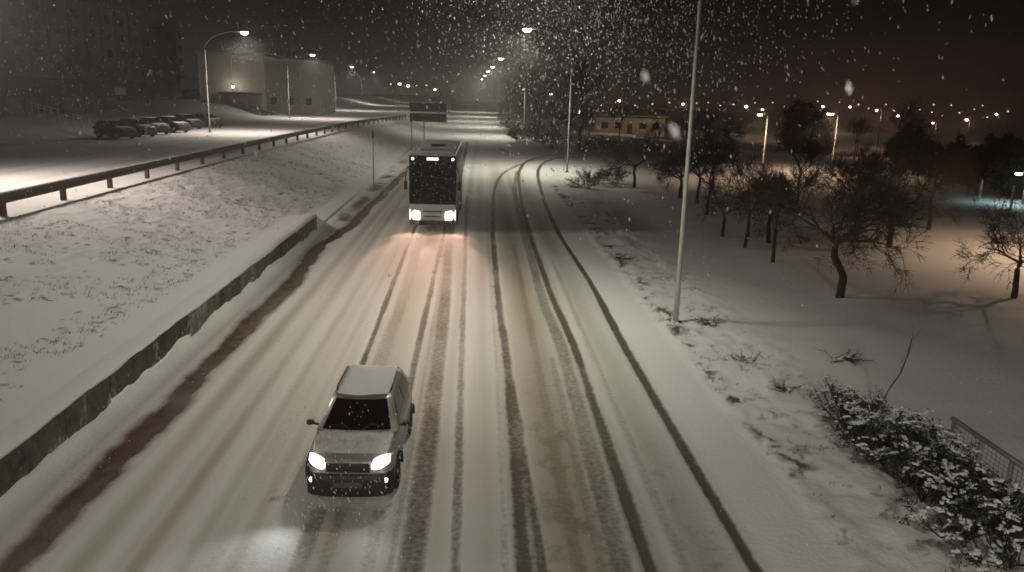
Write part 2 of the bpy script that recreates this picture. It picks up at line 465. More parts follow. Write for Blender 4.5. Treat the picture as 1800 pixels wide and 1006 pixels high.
def fields(x, y):
    """z, bare, dirt, wet"""
    z = base_z(x, y)
    bare = np.zeros_like(x); dirt = np.zeros_like(x); wet = np.zeros_like(x)
    jit = (fbm(x * 1.0, y * 0.35, 1.6, 3, 2) - 0.5) * 0.12 + (fbm(x, y, 6.5, 2, 4) - 0.5) * 0.10
    for pts, w, s in TRK:
        ys = [p[1] for p in pts]; xs = [p[0] for p in pts]
        k = (y > min(ys) - 2) & (y < max(ys) + 2) & (x > min(xs) - 2) & (x < max(xs) + 2)
        if not k.any(): continue
        d = poly_dist(x[k], y[k], pts) + jit[k] * 0.5
        ww = np.maximum(w, 0.0022 * y[k])
        v = s * (1 - sst(ww * 0.55, ww * 1.35, d)) * (0.72 + 0.5 * fbm(x[k], y[k], 0.5, 3, 8))
        bare[k] = np.maximum(bare[k], np.clip(v, 0, 1))
    onroad = sst(-8.4, -7.8, x) * (1 - sst(5.6, 6.2, x))
    for c, w, s in BANDS:
        v = s * np.exp(-((x - c - 0.004 * (y - 20)) / w) ** 2) * (0.55 + 0.9 * fbm(x * 0.5, y * 0.12, 0.8, 4, c))
        dirt = np.maximum(dirt, np.clip(v, 0, 1) * onroad * (1 - sst(60, 110, y)))
    dirt = np.maximum(dirt, onroad * (1 - sst(4.7, 5.1, x)) * (0.10 + 0.62 * np.clip(fbm(x * 3.2, y * .045, 0.9, 3, 19) - .30, 0, 1) + 0.12 * fbm(x * .6, y * .15, 0.7, 4, 23)) * (1 - sst(50, 110, y)))
    # thin crumbly snow between the wheel tracks nearest the bridge
    thin = sst(30, 10, y) * np.exp(-((x - 2.0) / 1.0) ** 2) * sst(0.46, 0.66, fbm(x, y, 3.2, 4, 21))
    bare = np.maximum(bare, 0.55 * thin)
    thin2 = sst(24, 11, y) * np.exp(-((x - 3.9) / 0.6) ** 2) * sst(0.50, 0.7, fbm(x, y, 3.6, 4, 27))
    bare = np.maximum(bare, 0.4 * thin2)
    # brown gutter slush
    gx = gutter_x(y) + (fbm(x * 0, y, 0.25, 3, 31) - 0.5) * 0.35
    gw = 0.22 + 0.15 * fbm(x * 0, y, 0.4, 2, 33)
    gv = (1 - sst(gw * 0.6, gw * 1.7, np.abs(x - gx) + (fbm(x, y, 2.2, 4, 35) - 0.5) * 0.25)) * (1 - sst(70, 95, y))
    wet = np.clip(gv * (0.78 + 0.4 * fbm(x, y, 0.6, 3, 37)), 0, 1)
    # right verge: trodden, lumpy, bare patches
    verge = sst(6.1, 6.6, x) * (1 - sst(8.6, 10.5, x)) * (1 - sst(66, 76, y))
    n = fbm(x, y, 1.1, 5, 41)
    edge = np.exp(-((x - 6.75 - 0.5 * (fbm(x * 0, y, 0.35, 2, 43) - 0.5)) / 0.32) ** 2)
    vb = verge * (sst(0.52, 0.62, n + 0.35 * (fbm(x, y, 6.0, 3, 46) - .5)) * edge * 0.85 + 0.45 * sst(0.67, 0.70, fbm(x, y, 1.9, 4, 45) + 0.3 * (fbm(x, y, 7.0, 2, 48) - .5)))
    bare = np.maximum(bare, np.clip(vb, 0, 1))
    z = z + verge * ((n - 0.5) * 0.30 + (fbm(x, y, 3.3, 3, 47) - 0.5) * 0.08 + 0.07)
    # embankment: tussocks under the snow, bare streaks at its foot past the wall
    em = sst(-9.7, -10.3, x) * (1 - sst(-17.0, -18.5, -x * -1)) if False else sst(9.7, 10.4, -x) * (1 - sst(17.2, 18.4, -x))
    tu = fbm(x * 1.0, y * 0.55, 2.6, 3, 51)
    z = z + em * (np.maximum(tu - 0.45, 0) * 0.24 + (fbm(x, y, 0.5, 2, 53) - 0.5) * 0.12)
    bare = np.maximum(bare, em * 0.85 * sst(0.70, 0.80, fbm(x * 0.9, y * 1.6, 3.4, 3, 55)))
    foot = np.exp(-((x + 7.75) / 0.55) ** 2) * sst(WALL_END, WALL_END + 4, y) * (1 - sst(84, 98, y)) * sst(0.42, 0.66, fbm(x, y * .5, 0.8, 3, 57))
    bare = np.maximum(bare, foot * .8); wet = np.maximum(wet, 0.45 * foot)
    z = z + 0.42 * np.exp(-((x + 8.52) / 0.30) ** 2) * np.clip(fbm(x * .5, y, 0.8, 4, 67) - 0.30, 0, 1) * (1 - sst(WALL_END - 1, WALL_END, y)) * (x >= -8.5)
    # upper carriageway beyond the guard rail
    up = sst(19.5, 20.5, -x) * (1 - sst(33, 35, -x))
    for c, w, s in ((-22.6, .25, .35), (-24.4, .25, .30), (-27.4, .3, .25), (-29.2, .3, .25)):
        dirt = np.maximum(dirt, up * s * np.exp(-((x - c) / w) ** 2))
    lot = sst(30, 34, -x) * sst(55, 62, y) * (1 - sst(78, 84, y)) * sst(0.5, 0.62, fbm(x * 0.3, y * 1.4, 0.5, 3, 61))
    dirt = np.maximum(dirt, 0.5 * lot)
    # packed ruts are a little lower than the snow round them
    rd = sst(-8.3, -8.0, x) * (1 - sst(6.0, 6.3, x))
    z = z + rd * (0.035 * (fbm(x, y, 0.8, 3, 63) - 0.5) - 0.035 * bare - 0.05 * wet)
    # small gentle unevenness in the park
    park = sst(10.0, 12.0, x)
    z = z + park * ((fbm(x, y, 0.35, 3, 65) - 0.5) * 0.28)
    return z, bare, dirt, wet

def sheet(name, xs, ys, keep=None):
    X, Y = np.meshgrid(xs, ys)
    sh = X.shape
    x, y = X.ravel(), Y.ravel()
    z, bare, dirt, wet = fields(x, y)
    i = np.arange(sh[0] * sh[1]).reshape(sh)
    F = np.stack([i[:-1, :-1], i[:-1, 1:], i[1:, 1:], i[1:, :-1]], -1).reshape(-1, 4)
    if keep is not None:
        cx = x[F].mean(1); cy_ = y[F].mean(1)
        F = F[keep(cx, cy_)]
    o = mesh(name, np.stack([x, y, z], 1), F, M['ground'], None, True, {'bare': bare, 'dirt': dirt, 'wet': wet})
    o['kind'] = 'structure'
    return o

ys_f = [2.0]
while ys_f[-1] < 130:
    ys_f.append(ys_f[-1] + 0.11 + 0.0042 * max(ys_f[-1] - 8, 0) + 0.25 * (ys_f[-1] < 7))
ys_f[-1] = 130.0
ys_f = np.array(ys_f)
road = sheet('road', np.linspace(-8.5, 6.3, 300), ys_f)
emb = sheet('embankment', np.linspace(-20, -8.5, 125), ys_f)
verge = sheet('verge', np.linspace(6.3, 11, 64), ys_f)
xs_c = np.unique(np.round(np.concatenate([np.linspace(-640, -120, 14), np.linspace(-120, -45, 26), np.linspace(-45, -20, 42), [-8.5, 6.3],
                                          np.linspace(-20, -8.5, 7), np.linspace(-8.5, 6.3, 12), np.linspace(6.3, 11, 5), np.linspace(11, 40, 84),
                                          np.linspace(40, 120, 42), np.linspace(120, 640, 16)]), 4))
ys_c = np.unique(np.round(np.concatenate([np.linspace(-70, 2, 13), np.linspace(2, 60, 130), np.linspace(60, 130, 90), np.linspace(130, 300, 50), np.linspace(300, 900, 30)]), 4))
ground = sheet('ground', xs_c, ys_c, lambda cx, cy_: ~((cx > -20) & (cx < 11) & (cy_ > 2) & (cy_ < 130)))

def gz(x, y):
    return float(fields(np.array([float(x)]), np.array([float(y)]))[0][0])

# dry grass poking through the snow of the embankment
def tufts(name, N, xr, yr, seed, hmin=.05, hmax=.15, dens=None):
    r = np.random.default_rng(seed)
    x = r.uniform(*xr, N); y = yr[0] + (yr[1] - yr[0]) * r.random(N) ** 1.25
    if dens is not None:
        k = dens(x, y); x, y = x[k], y[k]
    z = fields(x, y)[0]
    V, F = [], []
    for a, b, c in zip(x, y, z):
        for _ in range(r.integers(3, 7)):
            ang = r.uniform(0, 6.28); h = r.uniform(hmin, hmax); w = r.uniform(.006, .014)
            ox, oy = r.normal(0, .07), r.normal(0, .035)
            lx, ly = r.normal(0.05, .06), r.normal(0, .05)
            n = len(V)
            ca, sa = math.cos(ang) * w, math.sin(ang) * w
            V += [(a + ox - ca, b + oy - sa, c - .02), (a + ox + ca, b + oy + sa, c - .02), (a + ox + lx, b + oy + ly, c + h)]
            F.append((n, n + 1, n + 2))
    o = mesh(name, V, F, M['grass'])
    return o
gr = tufts('dry_grass', 8500, (-18, -9.9), (11, 80), 3, .03, .11, dens=lambda x, y: fbm(x, y, 0.45, 3, 71) > 0.42)
tag(gr, 'dark dry grass tips poking through the snow of the embankment slope', 'grass', kind='stuff')
gr2 = tufts('weeds', 700, (6.3, 8.6), (9, 62), 4, .03, .08, dens=lambda x, y: fbm(x, y, 0.8, 3, 73) > 0.52)
tag(gr2, 'dark weeds poking through the trodden snow beside the road', 'grass', kind='stuff')

# ------------------------------------------------------------------ retaining wall
wall = thing('retaining_wall', 'low stained concrete retaining wall with a snowy top along the road', 'wall', (-8.5, 3.0, 0))
yy = 3.0; i = 0
while yy < WALL_END - 0.5:
    L = 2.55 + 0.5 * math.sin(i * 2.3)
    L = min(L, WALL_END - yy)
    off = 0.007 * math.sin(i * 5.1)
    h = 0.84
    b = MB(); b.rbox(-0.40, 0.0 + off, 0.012, L - 0.012, -0.3, h, 0.018, 2)
    p = b.build('panel', M['concrete'], wall)
    p.location = (0, yy - 3.0, 0)
    yy += L; i += 1
# snow lying on the wall's top, sagging over the face here and there
nn = 420; yv = np.linspace(3.0, WALL_END - 0.05, nn)
ov = 0.015 + 0.05 * fbm(yv * 0, yv, 0.9, 3, 81); dr = 0.03 + 0.10 * np.clip(fbm(yv * 0, yv, 0.7, 4, 83) - 0.45, 0, 1) * 2
prof = []
for a, b_, y_ in zip(ov, dr, yv):
    hz = 0.05 + 0.03 * math.sin(y_ * 1.1)
    prof.append([(-0.62 + 8.5 - 8.5, y_ - 3, 0.83), (-0.45, y_ - 3, 0.86 + hz), (-0.10, y_ - 3, 0.85 + hz), (a * 0.8, y_ - 3, 0.84 + hz * .55), (a + .012, y_ - 3, 0.83 - b_ * .4), (a, y_ - 3, 0.83 - b_), (0.0 - 0.03, y_ - 3, 0.80 - b_)])
V = [q for r_ in prof for q in r_]; k = len(prof[0])
F = [(a * k + j, a * k + j + 1, (a + 1) * k + j + 1, (a + 1) * k + j) for a in range(nn - 1) for j in range(k - 1)]
mesh('snow_cap', V, F, M['snow'], wall, True)

# ------------------------------------------------------------------ guard rail
gry = np.arange(17.8, 186, 4.85)
grx = np.interp(gry, [10, 40, 60, 110, 185], [-18.5, -18.7, -18.8, -18.2, -15.4])
rail = thing('guard_rail', 'long dark guard rail on stout posts along the upper road', 'guard rail', (-18.5, gry[0], PLATEAU))
gzv = [gz(a, b) for a, b in zip(grx, gry)]
pb = MB().rbox(-0.12, 0.083, -0.11, 0.11, -0.3, 0.93, 0.012, 1)
pm = None
for a, b, c in zip(grx, gry, gzv):
    if pm is None:
        o = pb.build('post', M['rail_wood'], rail); pm = o.data
    else:
        o = link(bpy.data.objects.new('post', pm), rail)
    o.location = (a + 18.5, b - gry[0], c - PLATEAU)
W = [(0.10, 0.50), (0.17, 0.54), (0.17, 0.64), (0.12, 0.69), (0.12, 0.75), (0.17, 0.80), (0.17, 0.90), (0.10, 0.94), (0.085, 0.94), (0.085, 0.50)]
for i in range(len(gry) - 1):
    V = []
    for e in (0, 1):
        yo = gry[i + e] - gry[0] - (0.06 if e else -0.06) * (-1 if e else 1) * 0 + (0.02 if e == 0 else -0.02)
        for a, b in W:
            V.append((grx[i + e] + 18.5 + a, yo, gzv[i + e] - PLATEAU + b))
    k = len(W)
    F = [(j, (j + 1) % k, k + (j + 1) % k, k + j) for j in range(k)] + [tuple(range(k)), tuple(range(2 * k - 1, k - 1, -1))]
    be = mesh('beam', V, F, M['rail_wood'], rail)
    V2 = []
    for e in (0, 1):
        v0 = (grx[i + e] + 18.5, gry[i + e] - gry[0] + (0.03 if e == 0 else -0.03), gzv[i + e] - PLATEAU)
        for a, b in ((0.07, .941), (0.09, .965), (0.15, .96), (0.172, .915)):
            V2.append((v0[0] + a, v0[1], v0[2] + b))
    mesh('snow_strip', V2, [(0, 1, 5, 4), (1, 2, 6, 5), (2, 3, 7, 6)], M['snow'], be)

# ------------------------------------------------------------------ street lamps
def make_lamp(name, label, pole_h, arm, lamp_z, lens, col, watts, r=0.078, tilt=0.4, spread=150):
    """arm: signed reach in x of the curved bracket"""
    t = thing(name, label, 'street lamp')
    MB().tube([(0, 0, -0.3), (0, 0, 1.2), (0, 0, 1.25), (0, 0, pole_h)], [r * 1.25, r * 1.2, r, r * 0.62], 10).build('pole', M['lampsteel'], t, True)
    MB().rbox(-.22, .22, -.22, .22, -.1, .06, .02, 1).build('base_plate', M['darksteel'], t)
    pts, rad = [], []
    for i in range(11):
        a = i / 10
        pts.append((arm * (0.12 * a + 0.88 * a * a), 0, pole_h - 0.05 + (lamp_z + 0.16 - pole_h) * (1 - (1 - a) ** 2.0)))
        rad.append(r * 0.6 - r * 0.2 * a)
    MB().tube(pts, rad, 8).build('arm', M['lampsteel'], t, True)
    s = 1 if arm > 0 else -1
    h = MB()
    secs = [(-.10, .05, .05), (.05, .13, .09), (.35, .17, .12), (.62, .14, .09), (.74, .06, .04)]
    V = []; k = 10
    for u, wy, hz in secs:
        for j in range(k):
            t_ = math.pi * j / (k - 1)
            V.append((arm + s * (u - .1), math.cos(t_) * wy, lamp_z + 0.10 + math.sin(t_) * hz))
    F = [(a * k + j, a * k + j + 1, (a + 1) * k + j + 1, (a + 1) * k + j) for a in range(len(secs) - 1) for j in range(k - 1)]
    h.add(V, F)
    head = h.build('lamp_head', M['darksteel'], t, True)
    # glowing bowl, made oversized to stand in for the lamp's glare
    V, F = [], []
    kk, rr = 12, 5
    for a in range(rr):
        ph = (a + .15) / rr * math.pi / 2 * 1.1
        for j in range(kk):
            th = 2 * math.pi * j / kk
            V.append((arm + s * .22 + .46 * math.sin(ph + .1) * math.cos(th), .42 * math.sin(ph + .1) * math.sin(th), lamp_z + .12 - .36 * math.cos(ph)))
    F = [(a * kk + j, a * kk + (j + 1) % kk, (a + 1) * kk + (j + 1) % kk, (a + 1) * kk + j) for a in range(rr - 1) for j in range(kk)] + [tuple(range(kk))]
    mesh('lens', V, F, lens, head, True)
    ld = bpy.data.lights.new('lamp_light', 'SPOT')
    ld.energy = watts; ld.color = col; ld.spot_size = math.radians(spread); ld.spot_blend = 1.0; ld.shadow_soft_size = 0.45
    lo = bpy.data.objects.new('lamp_light', ld); link(lo, t)
    lo.location = (arm + s * .22, 0, lamp_z - .34)
    lo.rotation_euler = Vector((s * tilt, 0, -1)).to_track_quat('-Z', 'Y').to_euler()
    return t

ordinal = ['first', 'second', 'third', 'fourth', 'fifth', 'sixth', 'seventh', 'eighth']
GR_R = 'street lamps along the road'
protoR = make_lamp('street_lamp', 'tall street lamp pole standing alone in the verge nearest the viewer', 10.9, -4.25, 13.6, M['lens_cool'], COOL, LAMP_W * 1.1, tilt=0.55, spread=156)
protoR['group'] = GR_R
protoR.location = (6.93, 25.8, 0.0)
LR2 = [o for o in protoR.children if o.type == 'LIGHT'][0].data.copy()
LR2.energy = LAMP_W * 2.0; LR2.spot_size = math.radians(168); LR2.spot_blend = .7
LR3 = LR2.copy()
LR3.energy = LAMP_W * 3.6; LR3.spot_size = math.radians(176); LR3.spot_blend = .35
right = [((9.4, 80.5), 'street lamp with lit head over the road where the side road joins'),
         ((8.9, 146), 'lit street lamp just beyond the side road, against the dark thicket'),
         ((8.4, 190), 'second lit street lamp past the side road junction, half lost in haze'),
         ((8.0, 227), 'third lit street lamp past the side road junction, in the haze'),
         ((7.7, 276), 'fourth lit street lamp past the side road junction, in the haze'),
         ((7.3, 345), 'fifth lit street lamp past the side road junction, nearly lost in haze'),
         ((6.4, -15), 'street lamp of the roadside row standing behind the viewer, out of frame')]
for (x, y), lb in right:
    c = copy_tree(protoR); c.location = (x, y, gz(x, y) if y > 0 else 0); c['label'] = lb
    for o in c.children:
        if o.type == 'LIGHT':
            o.data = LR2 if y > 0 else LR3
            if y < 0: o.rotation_euler = (0, 0, 0)
protoL = make_lamp('street_lamp', 'lit street lamp on curved arm beside the parked cars', 9.4, 4.4, 11.4, M['lens'], WARM, LAMP_W * 2.2, tilt=0.10, spread=174)
LL2 = [o for o in protoL.children if o.type == 'LIGHT'][0].data.copy()
LL2.shadow_soft_size = 1.0; LL2.energy = LAMP_W * 2.5; LL2.spot_size = math.radians(156)
protoL['group'] = 'street lamps along the upper road'
protoL.location = (-31.3, 97.5, gz(-31.3, 97.5))
for (x, y), lb in [((-34.4, 153), 'lit street lamp on curved arm in front of the pale hall'),
                   ((-37.8, 224), 'third lit street lamp of the upper road, past the pale hall'),
                   ((-43.5, 318), 'fourth lit street lamp of the upper road, small in the haze'),
                   ((-31.2, 41), 'street lamp of the upper road standing out of frame at the side'),
                   ((-31.2, -15), 'street lamp of the upper road standing behind the viewer, out of frame')]:
    c = copy_tree(protoL); c.location = (x, y, gz(x, y)); c['label'] = lb
    for o in c.children:
        if o.type == 'LIGHT' and y < 60:
            o.data = LL2; o.rotation_euler = Vector((0.65, 0, -1)).to_track_quat('-Z', 'Y').to_euler()

# ------------------------------------------------------------------ trees
def tubes(S, k):
    """S: array of segments (p, q, r0, r1)"""
    P = np.array([s[0] for s in S]); Q = np.array([s[1] for s in S])
    R0 = np.array([s[2] for s in S]); R1 = np.array([s[3] for s in S])
    D = Q - P; D /= np.linalg.norm(D, axis=1, keepdims=True) + 1e-9
    A = np.where(np.abs(D[:, 2:3]) < .9, np.array([[0, 0, 1.]]), np.array([[1., 0, 0]]))
    U = np.cross(D, A); U /= np.linalg.norm(U, axis=1, keepdims=True)
    Wv = np.cross(D, U)
    V = np.zeros((len(S), 2 * k, 3))
    for j in range(k):
        t = 2 * math.pi * j / k
        o = U * math.cos(t) + Wv * math.sin(t)
        V[:, j] = P + o * R0[:, None]
        V[:, k + j] = Q + o * R1[:, None]
    b = (np.arange(len(S)) * 2 * k)[:, None]
    F = np.concatenate([b + np.array([[j, (j + 1) % k, k + (j + 1) % k, k + j]]) for j in range(k)], 0)
    return V.reshape(-1, 3), F

def norm(v):
    return v / (np.linalg.norm(v) + 1e-9)

def grow(S, p, d, L, r, lvl, kids, spread, wig, trop, r_, shrink=0.68, rmin=0.006):
    n = 4 if lvl > 1 else 3
    nodes = []
    rr = r
    for i in range(n):
        d = norm(d + r_.normal(0, wig, 3) + np.array([0, 0, trop]))
        q = p + d * (L / n)
        r2 = max(rr * (0.88 if lvl > 0 else 0.7), rmin * .7)
        S.append((p, q, rr, r2, lvl))
        p, rr = q, r2
        nodes.append((p, d, rr))
    if lvl == 0:
        return
    for c in range(kids[lvl]):
        i = r_.integers(1, n) if c > 0 else n - 1
        q, dd, ri = nodes[i]
        a = norm(np.cross(dd, r_.normal(0, 1, 3)))
        ang = spread * r_.uniform(0.6, 1.25) * (0.45 if c == 0 else 1)
        nd = norm(dd * math.cos(ang) + a * math.sin(ang))
        grow(S, q, nd, L * shrink * r_.uniform(0.75, 1.2), max(ri * 0.68, rmin), lvl - 1, kids, spread, wig, trop, r_, shrink, rmin)

def make_tree(name, seed, trunk_pts, r0, limbs, kids, L, spread, wig, trop, shrink=0.68, rmin=0.009, up=0.6, bark='bark', lean=None):
    """returns (trunk mesh data, crown mesh data)"""
    r_ = np.random.default_rng(seed)
    tp = [np.array(p, float) for p in trunk_pts]
    rad = np.linspace(r0, r0 * 0.66, len(tp))
    tb = MB(); tb.tube([tuple(p) for p in smooth3(tp)], list(np.interp(np.linspace(0, 1, (len(tp) - 1) * 4 + 1), np.linspace(0, 1, len(tp)), rad)), 9)
    tb.v = [(a + 0.008 * math.sin(9 * c + 3 * a), b + 0.008 * math.cos(11 * c), c) for a, b, c in tb.v]
    S = []
    top = tp[-1]
    for i in range(limbs):
        az = 2 * math.pi * (i + r_.uniform(-.3, .3)) / limbs
        d = norm(np.array([math.cos(az), math.sin(az), up * r_.uniform(.6, 1.5)]))
        st = top - np.array([0, 0, r_.uniform(0, .25) * (tp[-1][2] - tp[0][2]) * .5]) if i % 2 else top
        grow(S, st * 1.0, d, L * r_.uniform(.8, 1.15), r0 * 0.5, len(kids) - 1, kids, spread, wig, trop, r_, shrink, rmin)
    thick = [s for s in S if s[2] > 0.022]; thin = [s for s in S if s[2] <= 0.022]
    V1, F1 = tubes(thick, 5) if thick else (np.zeros((0, 3)), np.zeros((0, 4), int))
    V2, F2 = tubes(thin, 3)
    tm = bpy.data.meshes.new('trunk'); tm.from_pydata(tb.v, [], tb.f); tm.materials.append(M[bark])
    tm.polygons.foreach_set('use_smooth', np.ones(len(tm.polygons), dtype=bool))
    cm = bpy.data.meshes.new('crown')
    cm.from_pydata(np.concatenate([V1, V2]).tolist(), [], F1.tolist() + (F2 + len(V1)).tolist()); cm.materials.append(M['twig' if bark == 'bark' else 'dark_bark'])
    return tm, cm

def smooth3(P, n=4):
    out = []
    for i in range(len(P) - 1):
        p0, p1, p2, p3 = P[max(i - 1, 0)], P[i], P[i + 1], P[min(i + 2, len(P) - 1)]
        for k in range(n):
            t = k / n
            out.append(0.5 * (2 * p1 + (p2 - p0) * t + (2 * p0 - 5 * p1 + 4 * p2 - p3) * t * t + (3 * p1 - p0 - 3 * p2 + p3) * t ** 3))
    out.append(P[-1])
    return out

def put_tree(data, name, label, cat, loc, rz, s, group=None):
    t = thing(name, label, cat, loc, rz, group)
    t.scale = (s, s, s) if not hasattr(s, '__len__') else s
    for nm, d in zip(('trunk', 'crown'), data):
        link(bpy.data.objects.new(nm, d), t)
    return t

# gnarled park trees
K5 = [0, 6, 5, 5, 4]
orch = [
    make_tree('o', 21, [(0, 0, -.2), (.02, 0, .6), (-.05, .03, 1.2), (0, 0, 1.7)], .13, 4, K5, 1.25, .75, .16, .03, .72),
    make_tree('o', 22, [(0, 0, -.2), (-.05, 0, .7), (.05, .05, 1.5), (.02, 0, 2.0)], .12, 4, K5, 1.2, .70, .15, .05, .72, up=.9),
    make_tree('o', 23, [(0, 0, -.2), (.06, 0, .5), (.10, -.03, 1.1), (.02, 0, 1.5)], .14, 5, K5, 1.2, .78, .17, .02, .72),
    make_tree('o', 24, [(0, 0, -.2), (-.16, 0, .8), (-.22, .05, 1.5), (-.20, 0, 1.9)], .11, 4, K5, 1.15, .72, .15, .06, .72, up=1.0),
]
orch += [
    make_tree('o', 26, [(0, 0, -.2), (.10, .02, .5), (.02, .05, 1.0), (.14, 0, 1.35)], .12, 3, K5, 1.45, .85, .18, .01, .70, up=.7),
    make_tree('o', 27, [(0, 0, -.2), (0, .04, .9), (-.08, 0, 1.7), (-.02, .03, 2.3)], .10, 5, K5, 1.05, .65, .15, .08, .72, up=1.2),
]
crooked = make_tree('o', 25, [(0, 0, -.2), (.03, 0, .35), (.06, .02, .75), (-.10, .0, 1.15), (-.36, .02, 1.55), (-.42, 0, 1.95), (-.36, 0, 2.15)], .17, 5, [0, 6, 5, 5, 4], 1.5, .75, .16, .02, .72, up=.5)
GP = 'bare trees in the snowy park'
pk = [
    (crooked, 14.36, 29.6, 0.0, 1.0, 'crooked bare park tree with S-bent trunk, nearest the road'),
    (orch[5], 14.08, 36.0, 0.6, .95, 'straight bare park tree standing next behind the crooked one'),
    (orch[3], 13.88, 39.5, 1.9, .95, 'slim bare park tree, third of the row from the crooked tree'),
    (orch[4], 13.88, 43.2, 4.1, .92, 'slanting bare park tree, fourth of the row from the crooked tree'),
    (orch[2], 15.8, 41.3, 3.0, .95, 'bare park tree set back behind the third and fourth of the row'),
    (orch[5], 15.4, 51.5, 2.2, 1.0, 'bare park tree midway down the row towards the side road'),
    (orch[1], 16.3, 57.2, 5.0, 1.05, 'bare park tree behind the tall pole, halfway to the side road'),
    (orch[2], 15.8, 60.4, 1.0, 1.0, 'small bare park tree just behind the tall pole in the verge'),
    (orch[0], 13.7, 67.7, 0.3, 1.1, 'bare tree at the corner of the park near the side road'),
    (orch[2], 20.8, 41.8, 3.9, 1.15, 'spreading bare park tree in the second row, behind the crooked one'),
    (orch[0], 21.8, 40.2, 5.2, 1.2, 'bare park tree in the second row on the edge of the lit snow'),
    (orch[4], 21.42, 29.6, 0.9, 1.05, 'lone bare park tree at the picture edge with its own shadow'),
    (orch[2], 25.5, 52.0, 2.0, 1.15, 'dark bare park tree third in the back row beyond the lit snow'),
    (orch[5], 24.0, 58.0, 4.4, 1.1, 'dark bare park tree fourth in the back row beyond the lit snow'),
    (orch[3], 20.0, 66.0, 1.2, 1.15, 'bare park tree at the far end of the back row'),
    (orch[1], 27.5, 46.5, 2.6, 1.1, 'dark bare park tree between lit snow and the fence posts'),
]
for d, x, y, rz, s, lb in pk:
    put_tree(d, 'park_tree', lb, 'tree', (x, y, gz(x, y)), rz, s, GP)

# taller trees
tall = [make_tree('p', 31, [(0, 0, -.3), (.1, 0, 2), (-.05, .05, 4), (0, 0, 6.0)], .22, 5, [0, 4, 5, 5, 4], 3.2, .50, .10, .10, .68, .012, up=1.3, bark='dark_bark'),
        make_tree('p', 32, [(0, 0, -.3), (-.1, 0, 1.5), (.05, .05, 3), (0, 0, 4.0)], .20, 6, [0, 4, 5, 5, 4], 2.7, .62, .13, .05, .70, .012, up=.8, bark='dark_bark')]
for i, (x, y, sc_, lb) in enumerate([(-55.0, 118, .62, 'bare tree in front of the long low building, nearest the pipe railing'), (-56.5, 127, .7, 'bare tree before the long low building, second from the pipe railing'),
                                    (-54.5, 139, .6, 'bare tree before the long low building, towards the hall')]):
    put_tree(tall[i % 2], 'bare_tree', lb, 'tree', (x, y, gz(x, y)), i * 2.0, sc_, 'trees before the long low building')
# trees behind and beside the pale hall
for i, (x, y, s) in enumerate([(-40.5, 200, 1.0), (-52, 198, .95), (-47, 204, 1.0)]):
    put_tree(tall[i % 2], 'bare_tree', ('bare treetop showing behind the dim wing of the pale hall', 'bare treetop showing behind the bright end of the pale hall', 'bare treetop behind the middle of the pale hall')[i], 'tree', (x, y, gz(x, y)), i * 1.7, s, 'trees behind the pale hall')
# thicket along the road past the junction
rp = random.Random(9)
for i in range(27):
    y = 113 + i * 5.4 + rp.uniform(-2, 2)
    x = 10.6 + rp.uniform(-0.8, 5.5) + (0 if y > 130 else (130 - y) * .15)
    put_tree(tall[i % 2], 'thicket_tree', 'bare tree in the dark thicket along the road past the junction', 'tree', (x, y, gz(x, y)), rp.uniform(0, 6), rp.uniform(.62, .95), 'thicket along the road')
for i in range(8):
    y = 235 + i * 22; x = -9.5 - rp.uniform(0, 4)
    put_tree(tall[(i + 1) % 2], 'verge_tree', 'bare tree along the far embankment beyond the road sign', 'tree', (x, y, gz(x, y)), rp.uniform(0, 6), rp.uniform(.45, .65), 'trees along the far embankment')

# leafy crowns
def leafy(seed, shape, N, size, clumps=60):
    """leaf quads gathered in clumps inside shape(u,v,w)->point"""
    r_ = np.random.default_rng(seed)
    C = []
    while len(C) < clumps:
        p = r_.uniform(-1, 1, 3)
        if 0.25 < np.linalg.norm(p) < 1: C.append(p)
    C = np.array(C)
    idx = r_.integers(0, clumps, N)
    P = C[idx] + r_.normal(0, .13, (N, 3))
    P = np.array([shape(p) for p in P])
    A = r_.normal(0, 1, (N, 3)); A /= np.linalg.norm(A, axis=1, keepdims=True)
    B = np.cross(A, r_.normal(0, 1, (N, 3))); B /= np.linalg.norm(B, axis=1, keepdims=True)
    s = size * r_.uniform(.6, 1.4, (N, 1))
    V = np.stack([P - A * s, P - B * s * .5, P + A * s, P + B * s * .5], 1).reshape(-1, 3)
    F = np.arange(N * 4).reshape(-1, 4)
    return V, F
def ever_mesh(seed, rx, rz, zc, N, size, taper=0.0):
    V, F = leafy(seed, lambda p: np.array([p[0] * rx * (1 - taper * (p[2] + 1) / 2), p[1] * rx * (1 - taper * (p[2] + 1) / 2), zc + p[2] * rz]), N, size, 90)
    cm = bpy.data.meshes.new('crown'); cm.from_pydata(V.tolist(), [], F.tolist()); cm.materials.append(M['leaf_far'])
    tb = MB().tube([(0, 0, -.3), (.04, 0, zc * .5), (0, .05, zc), (0, 0, zc + rz * .6)], [.20, .17, .12, .04], 8)
    for a in range(6):
        t = a * 1.05
        tb.tube([(0, 0, zc * .55 + a * .12), (math.cos(t) * rx * .3, math.sin(t) * rx * .3, zc * .8 + a * .15), (math.cos(t) * rx * .6, math.sin(t) * rx * .6, zc + a * .12)], [.08, .05, .02], 5)
    tm = bpy.data.meshes.new('trunk'); tm.from_pydata(tb.v, [], tb.f); tm.materials.append(M['dark_bark'])
    return tm, cm
round_t = ever_mesh(51, 3.7, 3.6, 5.4, 7000, .20)
put_tree(round_t, 'round_tree', 'large dense round dark tree on the skyline beyond the park', 'tree', (55.8, 135, gz(55.8, 135)), 0, 1.0)
ever = [ever_mesh(52, 2.6, 2.7, 3.0, 4500, .20, .25), ever_mesh(53, 2.3, 3.0, 3.3, 4500, .20, .45)]
rp = random.Random(12)
